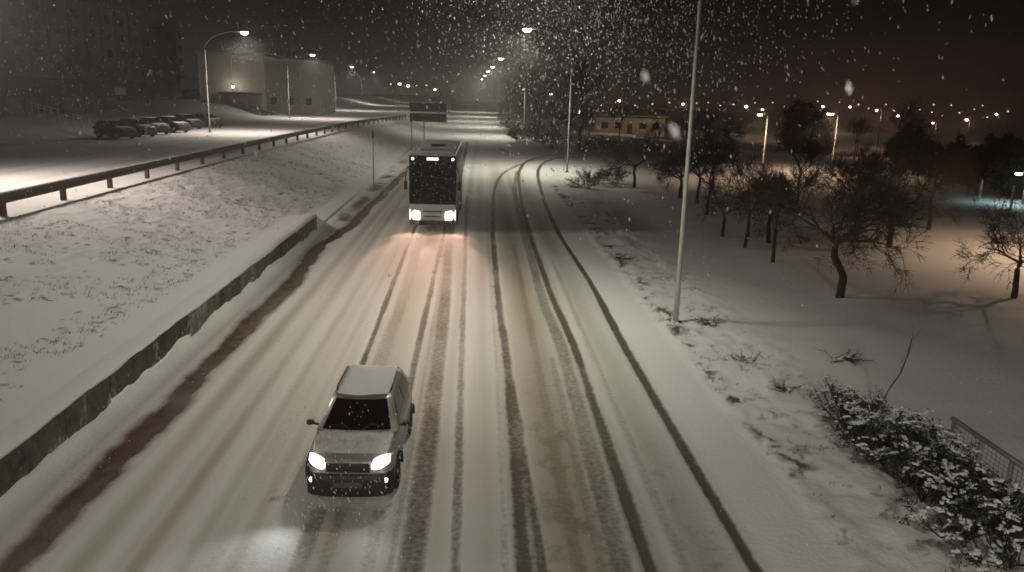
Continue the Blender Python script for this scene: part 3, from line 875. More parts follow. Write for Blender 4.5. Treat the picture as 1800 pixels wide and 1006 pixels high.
for i in range(13):
    y = 54 + i * 3.4 + rp.uniform(-.6, .6); x = 44.6 + rp.uniform(-.8, 2.6) + max(0, (i - 6)) * 1.2
    put_tree(ever[i % 2], 'evergreen_tree', 'dark evergreen in the black mass behind the pale fence posts', 'tree', (x, y, gz(x, y)), rp.uniform(0, 6), rp.uniform(.58, .80), 'evergreens behind the fence posts')
for i in range(9):
    y = 96 + rp.uniform(0, 26); x = 50 + i * 6.5 + rp.uniform(-1, 1)
    put_tree(ever[(i + 1) % 2], 'evergreen_tree', 'low dark evergreen on the dim slope below the far lights', 'tree', (x, y, gz(x, y)), rp.uniform(0, 6), rp.uniform(.5, .8), 'evergreens on the dim slope')
# bare trees of the middle distance on the park side
for i, (x, y, s) in enumerate([(30, 104, .42), (36, 112, .45), (41, 101, .40), (47, 118, .42), (62, 128, .42), (27, 118, .45), (22, 122, .5), (33, 128, .45), (52, 108, .40), (66, 118, .42)]):
    put_tree(tall[i % 2], 'distant_tree', 'dim bare tree between the park and the far lights', 'tree', (x, y, gz(x, y)), i * 2.1, s, 'dim trees beyond the park')
put_tree(tall[1], 'speckled_tree', 'bare tree with light glittering through its twigs on the skyline', 'tree', (60.5, 112, gz(60.5, 112)), 1.0, .85)

# ------------------------------------------------------------------ lights of the town
FAR = [(1095, 178, 168, 1), (1207, 184, 175, 1), (1316, 187, 260, 1), (1345, 193, 230, 1), (1450, 187, 290, 1), (1461, 201, 190, 1), (1498, 188, 300, 1),
       (1584, 204, 200, 1), (1646, 217, 170, 1), (1705, 211, 190, 1), (1756, 201, 240, 1), (1716, 193, 300, 0), (1642, 198, 280, 0), (1293, 184, 320, 0),
       (1248, 181, 340, 0), (1228, 182, 330, 0), (1675, 185, 380, 0), (1644, 184, 400, 0), (973, 165, 260, 1), (1180, 181, 380, 0), (1440, 178, 420, 0),
       (1550, 196, 118, 1), (1512, 184, 400, 0), (1400, 182, 390, 0), (1361, 181, 400, 0), (1087, 181, 240, 0), (1730, 186, 380, 0), (1600, 190, 350, 0), (1478, 180, 430, 0), (1560, 184, 420, 0),
       (690, 148, 430, 0), (705, 147, 420, 1), (720, 150, 440, 1), (735, 151, 450, 0), (767, 157, 470, 1), (798, 160, 520, 0), (752, 150, 500, 0), (1270, 186, 300, 0), (1330, 181, 420, 0), (1383, 188, 330, 0), (1425, 192, 280, 0), (1530, 191, 330, 0), (1575, 195, 300, 0), (1620, 193, 340, 0), (1660, 204, 260, 0), (1690, 199, 300, 0), (1740, 207, 240, 0), (1775, 196, 320, 0), (1150, 183, 360, 0), (1120, 186, 300, 0)]
RC = np.array(cam.rotation_euler.to_matrix())
def at(px, py, Y):
    d = RC @ np.array([(px - 900) / 1400., -(py - 503) / 1400., -1.])
    return np.array([0, 0, CAM_H]) + d * (Y / d[1])
def far_lamp(px, py, Y, big):
    p = at(px, py, Y)
    g = gz(p[0], p[1])
    h = max(p[2] - g, 2.5)
    lf = px < 850
    t = thing('distant_street_lamp', 'tiny far street light in the haze beyond the road sign' if lf else ('warm street light on the dark skyline beyond the park' if big else 'tiny far street light low on the dark skyline'), 'street lamp',
              (p[0], p[1], g), 0, 'far lights beyond the road sign' if lf else ('warm lights of the skyline' if big else 'tiny lights of the skyline'))
    k = 1.35 * Y / 250.0
    MB().tube([(0, 0, -.2), (0, 0, h), (-.25, 0, h + .35), (-.8, 0, h + .4)], [.08, .06, .05, .04], 5).build('pole', M['darksteel'], t)
    r = (0.36 if big else 0.17) * k * random.uniform(.8, 1.25)
    V, F = [], []
    for a in range(5):
        ph = math.pi * a / 4
        for j in range(8):
            th = 2 * math.pi * j / 8
            V.append((-.8 + r * math.sin(ph) * math.cos(th), r * math.sin(ph) * math.sin(th), h + .25 - r * .7 + r * .7 * math.cos(ph)))
    F = [(a * 8 + j, a * 8 + (j + 1) % 8, (a + 1) * 8 + (j + 1) % 8, (a + 1) * 8 + j) for a in range(4) for j in range(8)]
    mesh('lamp_head', V, F, M['lens_far' if big else 'lens_tiny'], t, True)
    if big:
        ld = bpy.data.lights.new('lamp_light', 'POINT'); ld.energy = 420 * big ** 2; ld.color = (1.0, .55, .32); ld.shadow_soft_size = .3
        lo = link(bpy.data.objects.new('lamp_light', ld), t); lo.location = (-.8, 0, h - r * 1.4 - .5)
for a in FAR:
    far_lamp(*a)

ORD = ['first', 'second', 'third', 'fourth', 'fifth', 'sixth', 'seventh', 'eighth', 'ninth', 'tenth', 'eleventh', 'twelfth', 'thirteenth', 'fourteenth', 'fifteenth']
def number(group, text):
    row = sorted([o for o in COL.objects if o.get('group') == group], key=lambda o: o.location.x / o.location.y)
    for k_, o in enumerate(row):
        o['label'] = text % ORD[k_]
number('warm lights of the skyline', '%s bright street light from the left along the dark skyline beyond the park')
number('dim trees beyond the park', '%s dim bare tree from the left between the park and the far lights')
number('far lights beyond the road sign', '%s tiny light from the left in the haze above the road sign')
number('trees along the far embankment', '%s bare tree from the left along the far embankment behind the road sign')

# park lamps
def park_lamp(label, x, y, h, watts, lens, col):
    z = gz(x, y)
    t = thing('park_lamp', label, 'lamp post', (x, y, z))
    MB().tube([(0, 0, -.2), (0, 0, .8), (0, 0, h)], [.10, .085, .05], 8).build('pole', M['lampsteel'], t, True)
    MB().tube([(0, 0, h - .05), (-.2, 0, h + .15), (-.55, 0, h + .18)], [.045, .04, .035], 6).build('arm', M['lampsteel'], t, True)
    b = MB().rbox(-.95, -.50, -.13, .13, h + .10, h + .26, .04, 2).build('lamp_head', M['darksteel'], t)
    MB().rbox(-.93, -.52, -.16, .16, h - .06, h + .10, .05, 2).build('lens', lens, b)
    ld = bpy.data.lights.new('lamp_light', 'SPOT'); ld.energy = watts; ld.color = col; ld.spot_size = math.radians(165); ld.spot_blend = .6; ld.shadow_soft_size = .12
    lo = link(bpy.data.objects.new('lamp_light', ld), t); lo.location = (-.72, 0, h - .12)
    return t
SOD = (1.0, 0.66, 0.42)
park_lamp('slim park lamp post with a warm lit head beyond the bare trees', 38.6, 85, 6.2, 2600, M['lens_far'], SOD)
park_lamp('park lamp post out of frame beside the lone bare tree', 31.0, 36.0, 6.6, 2600, M['lens_far'], SOD)
park_lamp('park lamp post among the trees behind the back row', 27.0, 74.0, 6.2, 1500, M['lens_far'], SOD)
park_lamp('small teal-white lamp glaring at the picture edge above the fence', 43.1, 60.5, 2.3, 160, M['lens_teal'], (.7, 1, .97))

# fence posts at the edge of the park
M['post'] = simple('pale_post', (0.55, 0.52, 0.47), .8, var=.15, scale=5, snow=.2)
fpts = [(39.6, 74.5), (40.2, 69.5), (40.42, 65.8), (40.7, 62.3), (41.0, 58.8), (41.3, 55.2), (41.6, 51.6)]
fence = thing('wire_fence', 'wire fence on pale concrete posts at the edge of the lit snow', 'fence', (40.4, 66.2, gz(40.4, 66.2)))
zf = gz(40.4, 66.2)
for x, y in fpts:
    z = gz(x, y) - zf
    b = MB().rbox(-.07, .07, -.07, .07, -.2, 1.75, .015, 1).build('post', M['post'], fence); b.location = (x - 40.4, y - 66.2, z)
for h in (.4, .85, 1.3, 1.65):
    MB().tube([(x - 40.4, y - 66.2, gz(x, y) - zf + h) for x, y in fpts], .008, 4).build('wire', M['darksteel'], fence)

# white panel fence far behind the park
M['white_board'] = simple('white_board', (0.62, 0.58, 0.52), .7, var=.08)
pf = thing('panel_fence', 'low white panel fence far behind the park trees', 'fence', (48.7, 150, gz(48.7, 150)))
for i in range(12):
    x = 48.7 + i * 1.25; z = gz(x, 150) - gz(48.7, 150)
    b = MB().rbox(0, .95, -.04, .04, .15, 1.35, .01, 1).build('panel', M['white_board'], pf); b.location = (x - 48.7, 0, z)
    b = MB().rbox(-.2, -.08, -.08, .08, -.2, 1.5, .01, 1).build('post', M['darksteel'], pf); b.location = (x - 48.7, 0, z)

# ------------------------------------------------------------------ buildings
M['plaster'] = simple('pale_plaster', (0.74, 0.72, 0.62), .85, var=.10, scale=.6)
M['plaster2'] = simple('grey_plaster', (0.27, 0.28, 0.21), .85, var=.12, scale=.5)
M['shed'] = simple('dark_brick', (0.050, 0.032, 0.026), .9, var=.25, scale=1.5)
M['white_door'] = simple('white_door', (0.75, 0.74, 0.70), .6, var=.04)
M['roofing'] = simple('roofing', (0.06, 0.055, 0.05), .9, var=.2)
hall = thing('hall', 'tall windowless pale hall with a lit canopy behind the street lamps', 'building', (-56.1, 170, 2.65))
def hp(name, m, x0, x1, y0, y1, z0, z1, parent=hall, r=.03, org=None):
    if org is None:                                   # the hall is laid out at 150 m and stands at 170 m
        org = (-49.5, 150, 3.2); k = 170 / 150.
        x0, x1 = org[0] + (x0 - org[0]) * k, org[0] + (x1 - org[0]) * k
        z0, z1 = (z0 - 3.2) * k + 3.2, (z1 - 3.2) * k + 3.2
    return MB().rbox(x0 - org[0], x1 - org[0], y0 - org[1], y1 - org[1], z0 - org[2], z1 - org[2], r, 1).build(name, m, parent)
hp('wall', M['plaster'], -49.5, -38.0, 150, 168, 1.5, 13.1)
w2 = hp('wing_wall', M['plaster2'], -37.99, -28.2, 151, 168, 1.5, 12.3)
rf = hp('roof', M['roofing'], -49.8, -37.7, 149.7, 168.3, 13.101, 13.5)
hp('snow_layer', M['snow'], -49.7, -37.8, 149.8, 168.2, 13.5, 13.62, rf)
rf = hp('roof', M['roofing'], -37.69, -28.0, 150.7, 168.3, 12.301, 12.6)
hp('snow_layer', M['snow'], -37.6, -28.1, 151.8, 168.2, 12.6, 12.7, rf)
cp = hp('canopy', M['roofing'], -45.4, -38.4, 146.4, 149.99, 6.35, 6.55)
hp('snow_layer', M['snow'], -45.3, -38.5, 146.5, 149.9, 6.55, 6.72, cp)
hp('porch_wall', M['plaster2'], -43.6, -38.6, 147.4, 149.99, 2.5, 6.348)
dr = hp('door', M['white_door'], -45.3, -43.9, 149.9, 149.995, 4.0, 5.9)
hp('handle', M['darksteel'], -44.15, -44.05, 149.84, 149.9, 4.8, 5.0, dr, .01)
hp('column', M['plaster'], -45.3, -45.05, 146.6, 146.85, 2.5, 6.348)
M['fascia'] = simple('pale_fascia', (.62, .61, .56), .7, var=.06)
hp('fascia', M['fascia'], -49.85, -37.66, 149.62, 149.699, 13.05, 13.58)
hp('fascia', M['fascia'], -37.65, -27.95, 150.62, 150.699, 12.25, 12.68)
for x in (-49.45, -43.7, -38.15):
    hp('pilaster', M['plaster'], x - .12, x + .12, 149.9, 149.998, 6.9, 13.0)
for x in (-35.2, -31.9, -28.5):
    hp('pilaster', M['plaster2'], x - .12, x + .12, 150.9, 150.998, 2.5, 12.2)
for x in (-36.6, -33.6, -30.3):
    wv = hp('window', M['glass'], x - .5, x + .5, 150.93, 150.997, 4.6, 5.9)
    hp('sill', M['fascia'], x - .6, x + .6, 150.85, 150.93, 4.45, 4.6, wv)
wlp = hp('wall_lamp', M['darksteel'], -43.3, -43.1, 148.4, 148.6, 6.7, 7.35)
hp('lens', emit('porch_lens', (1, .93, .80), 14), -43.4, -43.0, 148.3, 148.7, 7.35, 7.75, wlp, .12)
ld = bpy.data.lights.new('wall_light', 'POINT'); ld.energy = 90; ld.color = WARM; ld.shadow_soft_size = .3
lo = link(bpy.data.objects.new('wall_light', ld), hall); lo.location = (7.14, -2.4, 5.1)
hp('side_ledge', M['snow'], -53.0, -45.6, 147.5, 149.9, 4.6, 4.9)
hp('side_block', M['shed'], -53.0, -45.7, 147.7, 149.9, 1.5, 4.598)
# dark earth bank in front
rmp = mesh('earth_bank', [(-53, 154, 2.2), (-38.6, 153, 2.2), (-46.5, 160.5, 4.6), (-53, 160.5, 4.8), (-53, 164.5, 4.8), (-47, 164.5, 4.6), (-38.2, 164.5, 2.2)],
           [(0, 1, 2, 3), (3, 2, 5, 4), (1, 6, 5, 2)], simple('dark_earth', (.06, .05, .04), .95, var=.3, scale=1.2, bump=.8))
tag(rmp, 'dark bare earth bank in front of the pale hall', 'bank')

shed = thing('long_building', 'long low dark building with shutters behind the parked cars', 'building', (-60, 120, 2.6))
so = (-60, 120, 2.6)
hp('wall', M['shed'], -65.9, -60, 70, 166, 1.0, 7.7, shed, .03, so)
hp('roof', M['roofing'], -66.0, -59.6, 69.7, 166.3, 7.701, 8.05, shed, .03, so)
M['shutter'] = simple('garage_shutter', (.10, .075, .065), .7, var=.12, scale=2)
for i in range(14):
    y = 98 + i * 4.8
    d_ = hp('shutter', M['shutter'], -59.998, -59.93, y, y + 3.4, 2.6, 5.4, shed, .01, so)
    for j in range(4):
        hp('slat', M['shutter'], -59.928, -59.89, y + .06, y + 3.34, 2.72 + j * .66, 3.30 + j * .66, d_, .008, so)
hp('wall_sign', simple('faded_sign', (.50, .47, .47), .7, var=.3, scale=3), -59.997, -59.90, 139.5, 143.6, 5.7, 6.9, shed, .02, so)
M['block'] = simple('dark_render', (0.105, 0.075, 0.055), .9, var=.15, scale=.3)
M['block2'] = simple('dark_pilaster', (0.085, 0.060, 0.046), .9, var=.15, scale=.5)
blk = thing('apartment_block', 'tall dark slab block with upright ribs rising behind the long low building', 'building', (-66.1, 120, 2.6))
bo = (-66.1, 120, 2.6)
hp('wall', M['block'], -80, -66.1, 66, 188, 1.0, 20.6, blk, .03, bo)
rf = hp('roof', M['roofing'], -80.3, -65.6, 65.7, 188.3, 20.601, 21.0, blk, .03, bo)
pil = MB().rbox(0, .35, -.3, .3, 5.6, 17.95, .03, 1); win = MB().rbox(0, .05, -1.0, 1.0, 0, 1.4, .02, 1); sil = MB().rbox(.0, .16, -1.1, 1.1, -.12, 0, .02, 1)
pm = wm = sm = None
for i in range(17):
    y = 90 + i * 6.0 - 120
    if pm is None: o = pil.build('pilaster', M['block2'], blk); pm = o.data
    else: o = link(bpy.data.objects.new('pilaster', pm), blk)
    o.location = (.002, y, 0)
    for k_ in range(4):
        if wm is None:
            o = win.build('window', M['glass'], blk); wm = o.data; q = sil.build('sill', M['block2'], o); sm = q.data
        else:
            o = link(bpy.data.objects.new('window', wm), blk); link(bpy.data.objects.new('sill', sm), o)
        o.location = (-.03, y + 3.0, 6.6 + k_ * 2.9)

kiosk = thing('bus_shelter', 'small shelter with a lit snowy roof past the pale hall', 'shelter', (-36.2, 200, gz(-36.2, 200)))
kz = gz(-36.2, 200)
ko = (-36.2, 200, kz)
hp('back_wall', M['plaster2'], -38.2, -34.2, 201.6, 201.75, kz - .2, kz + 2.5, kiosk, .02, ko)
hp('roof', M['white_board'], -38.6, -33.8, 199.6, 202.0, kz + 2.501, kz + 2.75, kiosk, .03, ko)
for x in (-38.1, -34.4):
    hp('post', M['darksteel'], x, x + .12, 199.9, 200.02, kz - .2, kz + 2.5, kiosk, .01, ko)
klp = hp('roof_lamp', M['marker'], -36.4, -36.0, 200.6, 201.0, kz + 3.0, kz + 3.4, kiosk, .08, ko)
hp('lamp_stem', M['darksteel'], -36.25, -36.15, 200.75, 200.85, kz + 2.75, kz + 3.0, kiosk, .01, ko)
ld = bpy.data.lights.new('shelter_light', 'POINT'); ld.energy = 260; ld.color = WARM; ld.shadow_soft_size = .2
lo = link(bpy.data.objects.new('shelter_light', ld), kiosk); lo.location = (0, -.4 + .2, 3.7)

# low lit building beyond the junction
lowb = thing('low_building', 'low pale building with a snowy roof in warm light past the junction', 'building', (35, 182, gz(35, 182)))
lz = gz(35, 182); lo_ = (35, 182, lz)
hp('wall', M['plaster'], 27, 43, 182, 192, lz - .5, lz + 3.6, lowb, .03, lo_)
rf = hp('roof', M['roofing'], 26.6, 43.4, 181.6, 192.4, lz + 3.601, lz + 3.9, lowb, .03, lo_)
hp('snow_layer', M['snow'], 26.7, 43.3, 181.7, 192.3, lz + 3.9, lz + 4.05, rf, .03, lo_)
for x in (28.6, 31.6, 37.2, 40.2):
    w = hp('window', M['glass'], x, x + 1.5, 181.95, 181.998, lz + 1.2, lz + 2.5, lowb, .005, lo_)
    hp('frame', M['white_board'], x - .08, x + 1.58, 181.93, 181.96, lz + 2.5, lz + 2.6, w, .005, lo_)
hp('door', M['shutter'], 34.5, 35.6, 181.95, 181.998, lz, lz + 2.2, lowb, .005, lo_)

# ------------------------------------------------------------------ pipe railing of the car park
def pipe(b, p, q, r=.05): b.tube([p, q], r, 6)
rl = thing('pipe_railing', 'pale pipe railing running up beside the parked cars', 'railing', (-37.6, 86, gz(-37.6, 86)))
A, B = np.array([-37.6, 85.0, gz(-37.6, 85) + .1]), np.array([-56.0, 106.0, gz(-56, 106) + .4])
O = np.array([-37.6, 86, gz(-37.6, 86)])
for i in range(11):
    p = A + (B - A) * i / 10 - O
    MB().tube([tuple(p + [0, 0, -.3]), tuple(p + [0, 0, 1.25])], .06, 6).build('post', M['post'], rl)
for h in (1.25, .85, .45):
    MB().tube([tuple(A - O + [0, 0, h]), tuple(B - O + [0, 0, h])], .05, 6).build('rail', M['post'], rl)

# ------------------------------------------------------------------ road sign and small posts
M['sign_face'] = simple('sign_face', (0.030, 0.034, 0.030), .5, var=.2, scale=2)
M['sign_white'] = simple('sign_white', (0.82, 0.82, 0.79), .5, var=.05)
sg = thing('road_sign', 'wide dark two-panel road sign on posts above the embankment', 'road sign', (-8.4, 107, 0))
for x in (0.05, 1.7):
    MB().rbox(x, x + .16, .1, .26, -.3, 6.0, .02, 1).build('post', M['steel'], sg)
p1 = MB().rbox(-.1, 4.7, 0, .09, 5.02, 6.12, .02, 1).build('panel', M['sign_face'], sg)
p2 = MB().rbox(-.1, 4.7, 0, .09, 3.72, 4.80, .02, 1).build('panel', M['sign_face'], sg)
MB().rbox(-.1, 4.7, -.01, .08, 4.83, 4.99, .02, 1).build('white_band', M['sign_white'], sg)
for pnl, zc in ((p1, 5.02), (p2, 3.72)):
    b = MB(); r_ = random.Random(3 if zc > 4 else 4)
    for row in range(2):
        x = .25
        while x < 4.3:
            w = r_.uniform(.10, .22)
            if r_.random() < .72: b.box(x, x + w, -.006, -.002, zc + .22 + row * .42, zc + .22 + row * .42 + r_.uniform(.12, .2))
            x += w + .10
    b.build('faded_lettering', simple('faded_letters%d' % int(zc * 10), (.11, .11, .09), .7, var=.2), pnl)
mp = thing('marker_pole', 'slim pale pole at the foot of the embankment beside the bus', 'pole', (-7.9, 63.6, gz(-7.9, 63.6)))
MB().tube([(0, 0, -.3), (0, 0, 5.0)], [.055, .045], 8).build('shaft', M['lampsteel'], mp, True)
MB().rbox(-.05, .05, -.28, .28, 3.9, 4.5, .01, 1).build('sign_plate', M['darksteel'], mp)
sp = thing('slim_mast', 'slim grey mast beside the side road junction', 'pole', (13.8, 108, 0))
MB().tube([(0, 0, -.3), (0, 0, 7.0)], [.10, .06], 8).build('shaft', M['lampsteel'], sp, True)
for i, (x, y, h, lb) in enumerate([(16.9, 128, 5.3, 'dark post with a white light past the junction'), (18.6, 131, 5.6, 'dark post standing behind the post with the white light')]):
    t = thing('signal_post', lb, 'post', (x, y, gz(x, y)))
    MB().tube([(0, 0, -.3), (0, 0, h)], [.12, .09], 8).build('shaft', M['darksteel'], t, True)
    hd = MB().rbox(-.24, .24, -.18, .18, h - 1.1, h + .1, .04, 2).build('signal_head', M['darksteel'], t)
    if i == 0:
        MB().rbox(-.62, -.30, -.22, .10, h - .45, h - .10, .10, 3).build('lit_lens', M['lens_far'], hd)

# ------------------------------------------------------------------ stair wall and railing at the near corner
st = thing('stair_wall', 'ribbed concrete wall with a metal handrail at the picture corner', 'wall', (9.62, 14.35, 0))
M['ribbed'] = simple('ribbed_concrete', (.30, .29, .27), .85, var=.15, scale=5)
MB().rbox(0.0, .42, -9.0, 0.05, -.3, .55, .02, 1).build('wall_body', M['ribbed'], st)
rb = MB().rbox(-.045, 0.0, -.035, .035, -.1, .53, .008, 1)
rbm = None
for i in range(52):
    if rbm is None:
        o = rb.build('rib', M['ribbed'], st); rbm = o.data
    else:
        o = link(bpy.data.objects.new('rib', rbm), st)
    o.location = (0, -.08 - i * .155, 0)
MB().rbox(-.10, -.05, -9.0, .06, .52, .58, .01, 1).build('lower_rail', M['steel'], st)
b = MB(); b.rbox(-.03, .44, -9.0, .07, .551, .61, .025, 2); b.build('snow_layer', M['snow'], st)
for y in (-.05, -.92, -1.8, -2.7, -3.6, -4.5):
    MB().rbox(-.075, -.005, y - .035, y + .035, .50, 1.36, .008, 1).build('rail_post', M['steel'], st)
MB().tube([(-.04, .02, 1.38), (-.04, -5.0, 1.38)], .05, 8).build('handrail', M['steel'], st, True)
MB().tube([(-.04, -.05, .74), (-.04, -5.0, .74)], .018, 6).build('bottom_rail', M['steel'], st, True)
mm = MB()
for i in range(40):
    y = -.05 - i * .12
    mm.tube([(-.04, y, .74), (-.04, y, 1.36)], .004, 3)
for j in range(6):
    mm.tube([(-.04, -.05, .84 + j * .08), (-.04, -5.0, .84 + j * .08)], .004, 3)
mo_ = mm.build('wire_infill', M['darksteel'], st)
MB().rbox(-.16, -.08, -1.75, -1.65, -.2, .95, .01, 1).build('rail_post', M['darksteel'], st)

# ------------------------------------------------------------------ snowy shrubs
def lump(r_, sx, sy, sz):
    """low irregular snow clot"""
    V, F = [], []
    k = 7
    for a, (rr, zz) in enumerate(((1.0, 0.0), (.92, .45), (.5, .85))):
        for j in range(k):
            t = 2 * math.pi * j / k
            q = rr * r_.uniform(.75, 1.2)
            V.append((sx * q * math.cos(t), sy * q * math.sin(t), sz * (zz + r_.uniform(-.12, .12))))
    V.append((0, 0, sz))
    for a in range(2):
        for j in range(k):
            F.append((a * k + j, a * k + (j + 1) % k, (a + 1) * k + (j + 1) % k, (a + 1) * k + j))
    for j in range(k):
        F.append((2 * k + j, 2 * k + (j + 1) % k, 3 * k))
    return np.array(V), F
def make_shrub(seed, rx, ry, h):
    r_ = np.random.default_rng(seed)
    S = []
    for i in range(16):
        az = r_.uniform(0, 6.28); d = norm(np.array([math.cos(az) * rx, math.sin(az) * ry, h * r_.uniform(.5, 1.2)]))
        grow(S, np.array([r_.normal(0, .15) * rx, r_.normal(0, .15) * ry, 0]), d, h * r_.uniform(.55, .8), .016, 2, [0, 4, 4], .55, .14, .03, r_, .6, .004)
    V, F = tubes(S, 3)
    stems = (V, F)
    tips = np.array([s[1] for s in S if s[4] == 0])
    N = 4200
    P = tips[r_.integers(0, len(tips), N)] + r_.normal(0, .045, (N, 3))
    P[:, 2] = np.maximum(P[:, 2], .03)
    A = r_.normal(0, 1, (N, 3)); A[:, 2] *= .6; A /= np.linalg.norm(A, axis=1, keepdims=True)
    B = np.cross(A, r_.normal(0, 1, (N, 3)) + [0, 0, 1.2]); B /= np.linalg.norm(B, axis=1, keepdims=True)
    s = r_.uniform(.016, .04, (N, 1))
    LV = np.stack([P - A * s, P - B * s * .42, P + A * s, P + B * s * .42], 1).reshape(-1, 3)
    LF = np.arange(N * 4).reshape(-1, 4)
    # snow on the sprays that see the sky
    b = MB()
    cand = tips[r_.permutation(len(tips))]
    taken = []
    for p in cand:
        if len(taken) > 75: break
        dd = np.hypot(cand[:, 0] - p[0], cand[:, 1] - p[1])
        if p[2] < cand[dd < .10][:, 2].max() - .07 or p[2] < h * .22: continue
        if r_.random() < .15: continue
        taken.append(p)
        a = math.atan2(p[1], p[0]) + r_.normal(0, .6); c, s_ = math.cos(a), math.sin(a)
        til = r_.normal(-.35, .25); run = r_.uniform(.08, .20)
        for q in range(r_.integers(4, 8)):                     # a string of clots along the bent spray
            V, F = lump(r_, r_.uniform(.025, .06), r_.uniform(.018, .04), r_.uniform(.016, .036))
            o_ = np.array([r_.uniform(-run, run * .6), r_.normal(0, .022), 0]); o_[2] = o_[0] * til - o_[0] ** 2 * 1.2
            V = V + o_
            V = np.stack([V[:, 0] * c - V[:, 1] * s_, V[:, 0] * s_ + V[:, 1] * c, V[:, 2]], 1) + p + [0, 0, .012]
            b.add(V, F)
    out = []
    for nm, (V, F), m in (('stems', stems, 'dark_bark'), ('leaves', (LV, LF), 'leaf'), ('snow_clots', (b.v, b.f), 'snow')):
        me = bpy.data.meshes.new(nm)
        me.from_pydata([tuple(v) for v in V], [], [tuple(f) for f in F]); me.materials.append(M[m]); out.append((nm, me))
    return out
shr = [make_shrub(61, .8, .7, 1.0), make_shrub(62, .9, .8, 1.15), make_shrub(63, .7, .8, .85)]
sh_spots = [(8.85, 17.2, 0, .72, 0.2, 'snowy shrub at the far end of the shrub row, beside the leaning stick'),
            (8.75, 16.4, 1, .72, 1.2, 'snowy shrub second from the far end of the shrub row'),
            (8.85, 15.3, 2, 1.1, 2.0, 'snowy shrub in the middle of the row before the handrail starts'),
            (8.75, 14.3, 0, 1.05, 3.3, 'snowy shrub against the start of the ribbed wall'),
            (8.60, 13.3, 1, .92, 4.4, 'snowy shrub beside the ribbed wall below the first rail posts'),
            (8.70, 12.35, 2, 1.05, 5.1, 'snowy shrub beside the ribbed wall, second from the picture corner'),
            (8.85, 11.3, 1, .95, 0.9, 'snowy shrub in the picture corner below the ribbed wall'),
            (9.3, 15.3, 2, .7, 2.6, 'small snowy shrub at the back of the row by the handrail end')]
for x, y, v, s, rz, lb in sh_spots:
    t = thing('snowy_shrub', lb, 'shrub', (x, y, gz(x, y) - .03), rz, 'snowy shrubs at the foot of the wall')
    t.scale = (s, s, s)
    for nm, me in shr[v]:
        o = link(bpy.data.objects.new(nm, me), t)
        if nm != 'stems': o['kind'] = 'stuff'
# thorny bushes by the junction and at the park's edge
for i, (x, y, v, s, lb) in enumerate([(9.6, 66, 1, 1.3, 'dark bush at the park corner near the side road'), (10.8, 69.5, 0, 1.4, 'dark bush behind the bush at the park corner'),
                                      (12.6, 71, 2, 1.7, 'broad dark bush at the foot of the corner park tree'), (15.0, 111, 1, 2.0, 'dark bush across the side road beside the slim mast'),
                                      (18.5, 113, 0, 2.1, 'dark bush across the side road, farther from the road'),
                                      *[(8.6 + 1.2 * math.sin(q * 2.7) + max(0, (128 - 116 - q * 7) * .25), 116 + q * 7.0, q % 3, 2.3 + .5 * math.sin(q), 'dark bush in the thicket along the road past the junction') for q in range(15)]]):
    t = thing('dark_bush', lb, 'bush', (x, y, gz(x, y) - .05), i * 1.3, 'bushes of the thicket' if i > 4 else 'bushes near the side road')
    t.scale = (s, s, s * (.8 if i < 5 else 1.0))
    for nm, me in shr[v]:
        o = link(bpy.data.objects.new(nm, me), t)
        if nm != 'stems': o['kind'] = 'stuff'

# leaning stick and small brush heaps
lk = thing('leaning_sapling', 'thin bare sapling leaning out of the snow behind the shrubs', 'sapling', (9.75, 17.7, gz(9.75, 17.7)))
S = []; r_ = np.random.default_rng(77)
pts = [np.array(p) for p in ((0, 0, -.1), (.25, .05, .35), (.42, .10, .70), (.66, .15, 1.05), (.80, .2, 1.5), (.86, .22, 1.9))]
for a, b in zip(pts[:-1], pts[1:]):
    S.append((a, b, .018, .014, 1))
V, F = tubes(S, 6); mesh('stem', V, F, M['bark'], lk)
S = []
for k_ in (3, 4, 5, 5):
    grow(S, pts[k_], norm(np.array([.3, .1, 1]) + r_.normal(0, .4, 3)), .4, .006, 1, [0, 3], .5, .12, .05, r_, .6, .003)
V, F = tubes(S, 3); mesh('twigs', V, F, M['twig'], lk)
for i, (x, y, s, lb) in enumerate([(7.95, 25.4, .7, 'dark heap of brush beside the foot of the tall pole'), (8.03, 21.9, .55, 'small dark clump of twigs in the trodden verge'),
                                   (11.15, 22.0, .75, 'flat dark clump of twigs lying in the park snow'), (8.5, 66.5, 1.1, 'dark heap of brush near the side road corner'),
                                   (8.25, 19.4, .5, 'little dark clump of twigs before the shrub row'), (7.05, 36.3, .6, 'dark clump of brush in the verge beyond the tall pole')]):
    r_ = np.random.default_rng(90 + i)
    t = thing('brush_heap', lb, 'brush', (x, y, gz(x, y) - .03), 0, 'brush heaps in the verge')
    S = []
    for k_ in range(22):
        az = r_.uniform(0, 6.28)
        grow(S, np.array([r_.normal(0, .2), r_.normal(0, .14), .02]) * s, norm(np.array([math.cos(az), math.sin(az) * .7, r_.uniform(.1, .6)])), .55 * s, .014, 1, [0, 3], .6, .18, -.04, r_, .6, .006)
    V, F = tubes(S, 3); mesh('twigs', V, F, M['dark_bark'], t)
    b = MB()
    for k_ in range(7):
        V, F = lump(r_, .12 * s, .07 * s, .05 * s); b.add(V + [r_.normal(0, .28) * s, r_.normal(0, .16) * s, r_.uniform(.06, .18) * s], F)
    b.build('snow_clots', M['snow'], t)['kind'] = 'stuff'

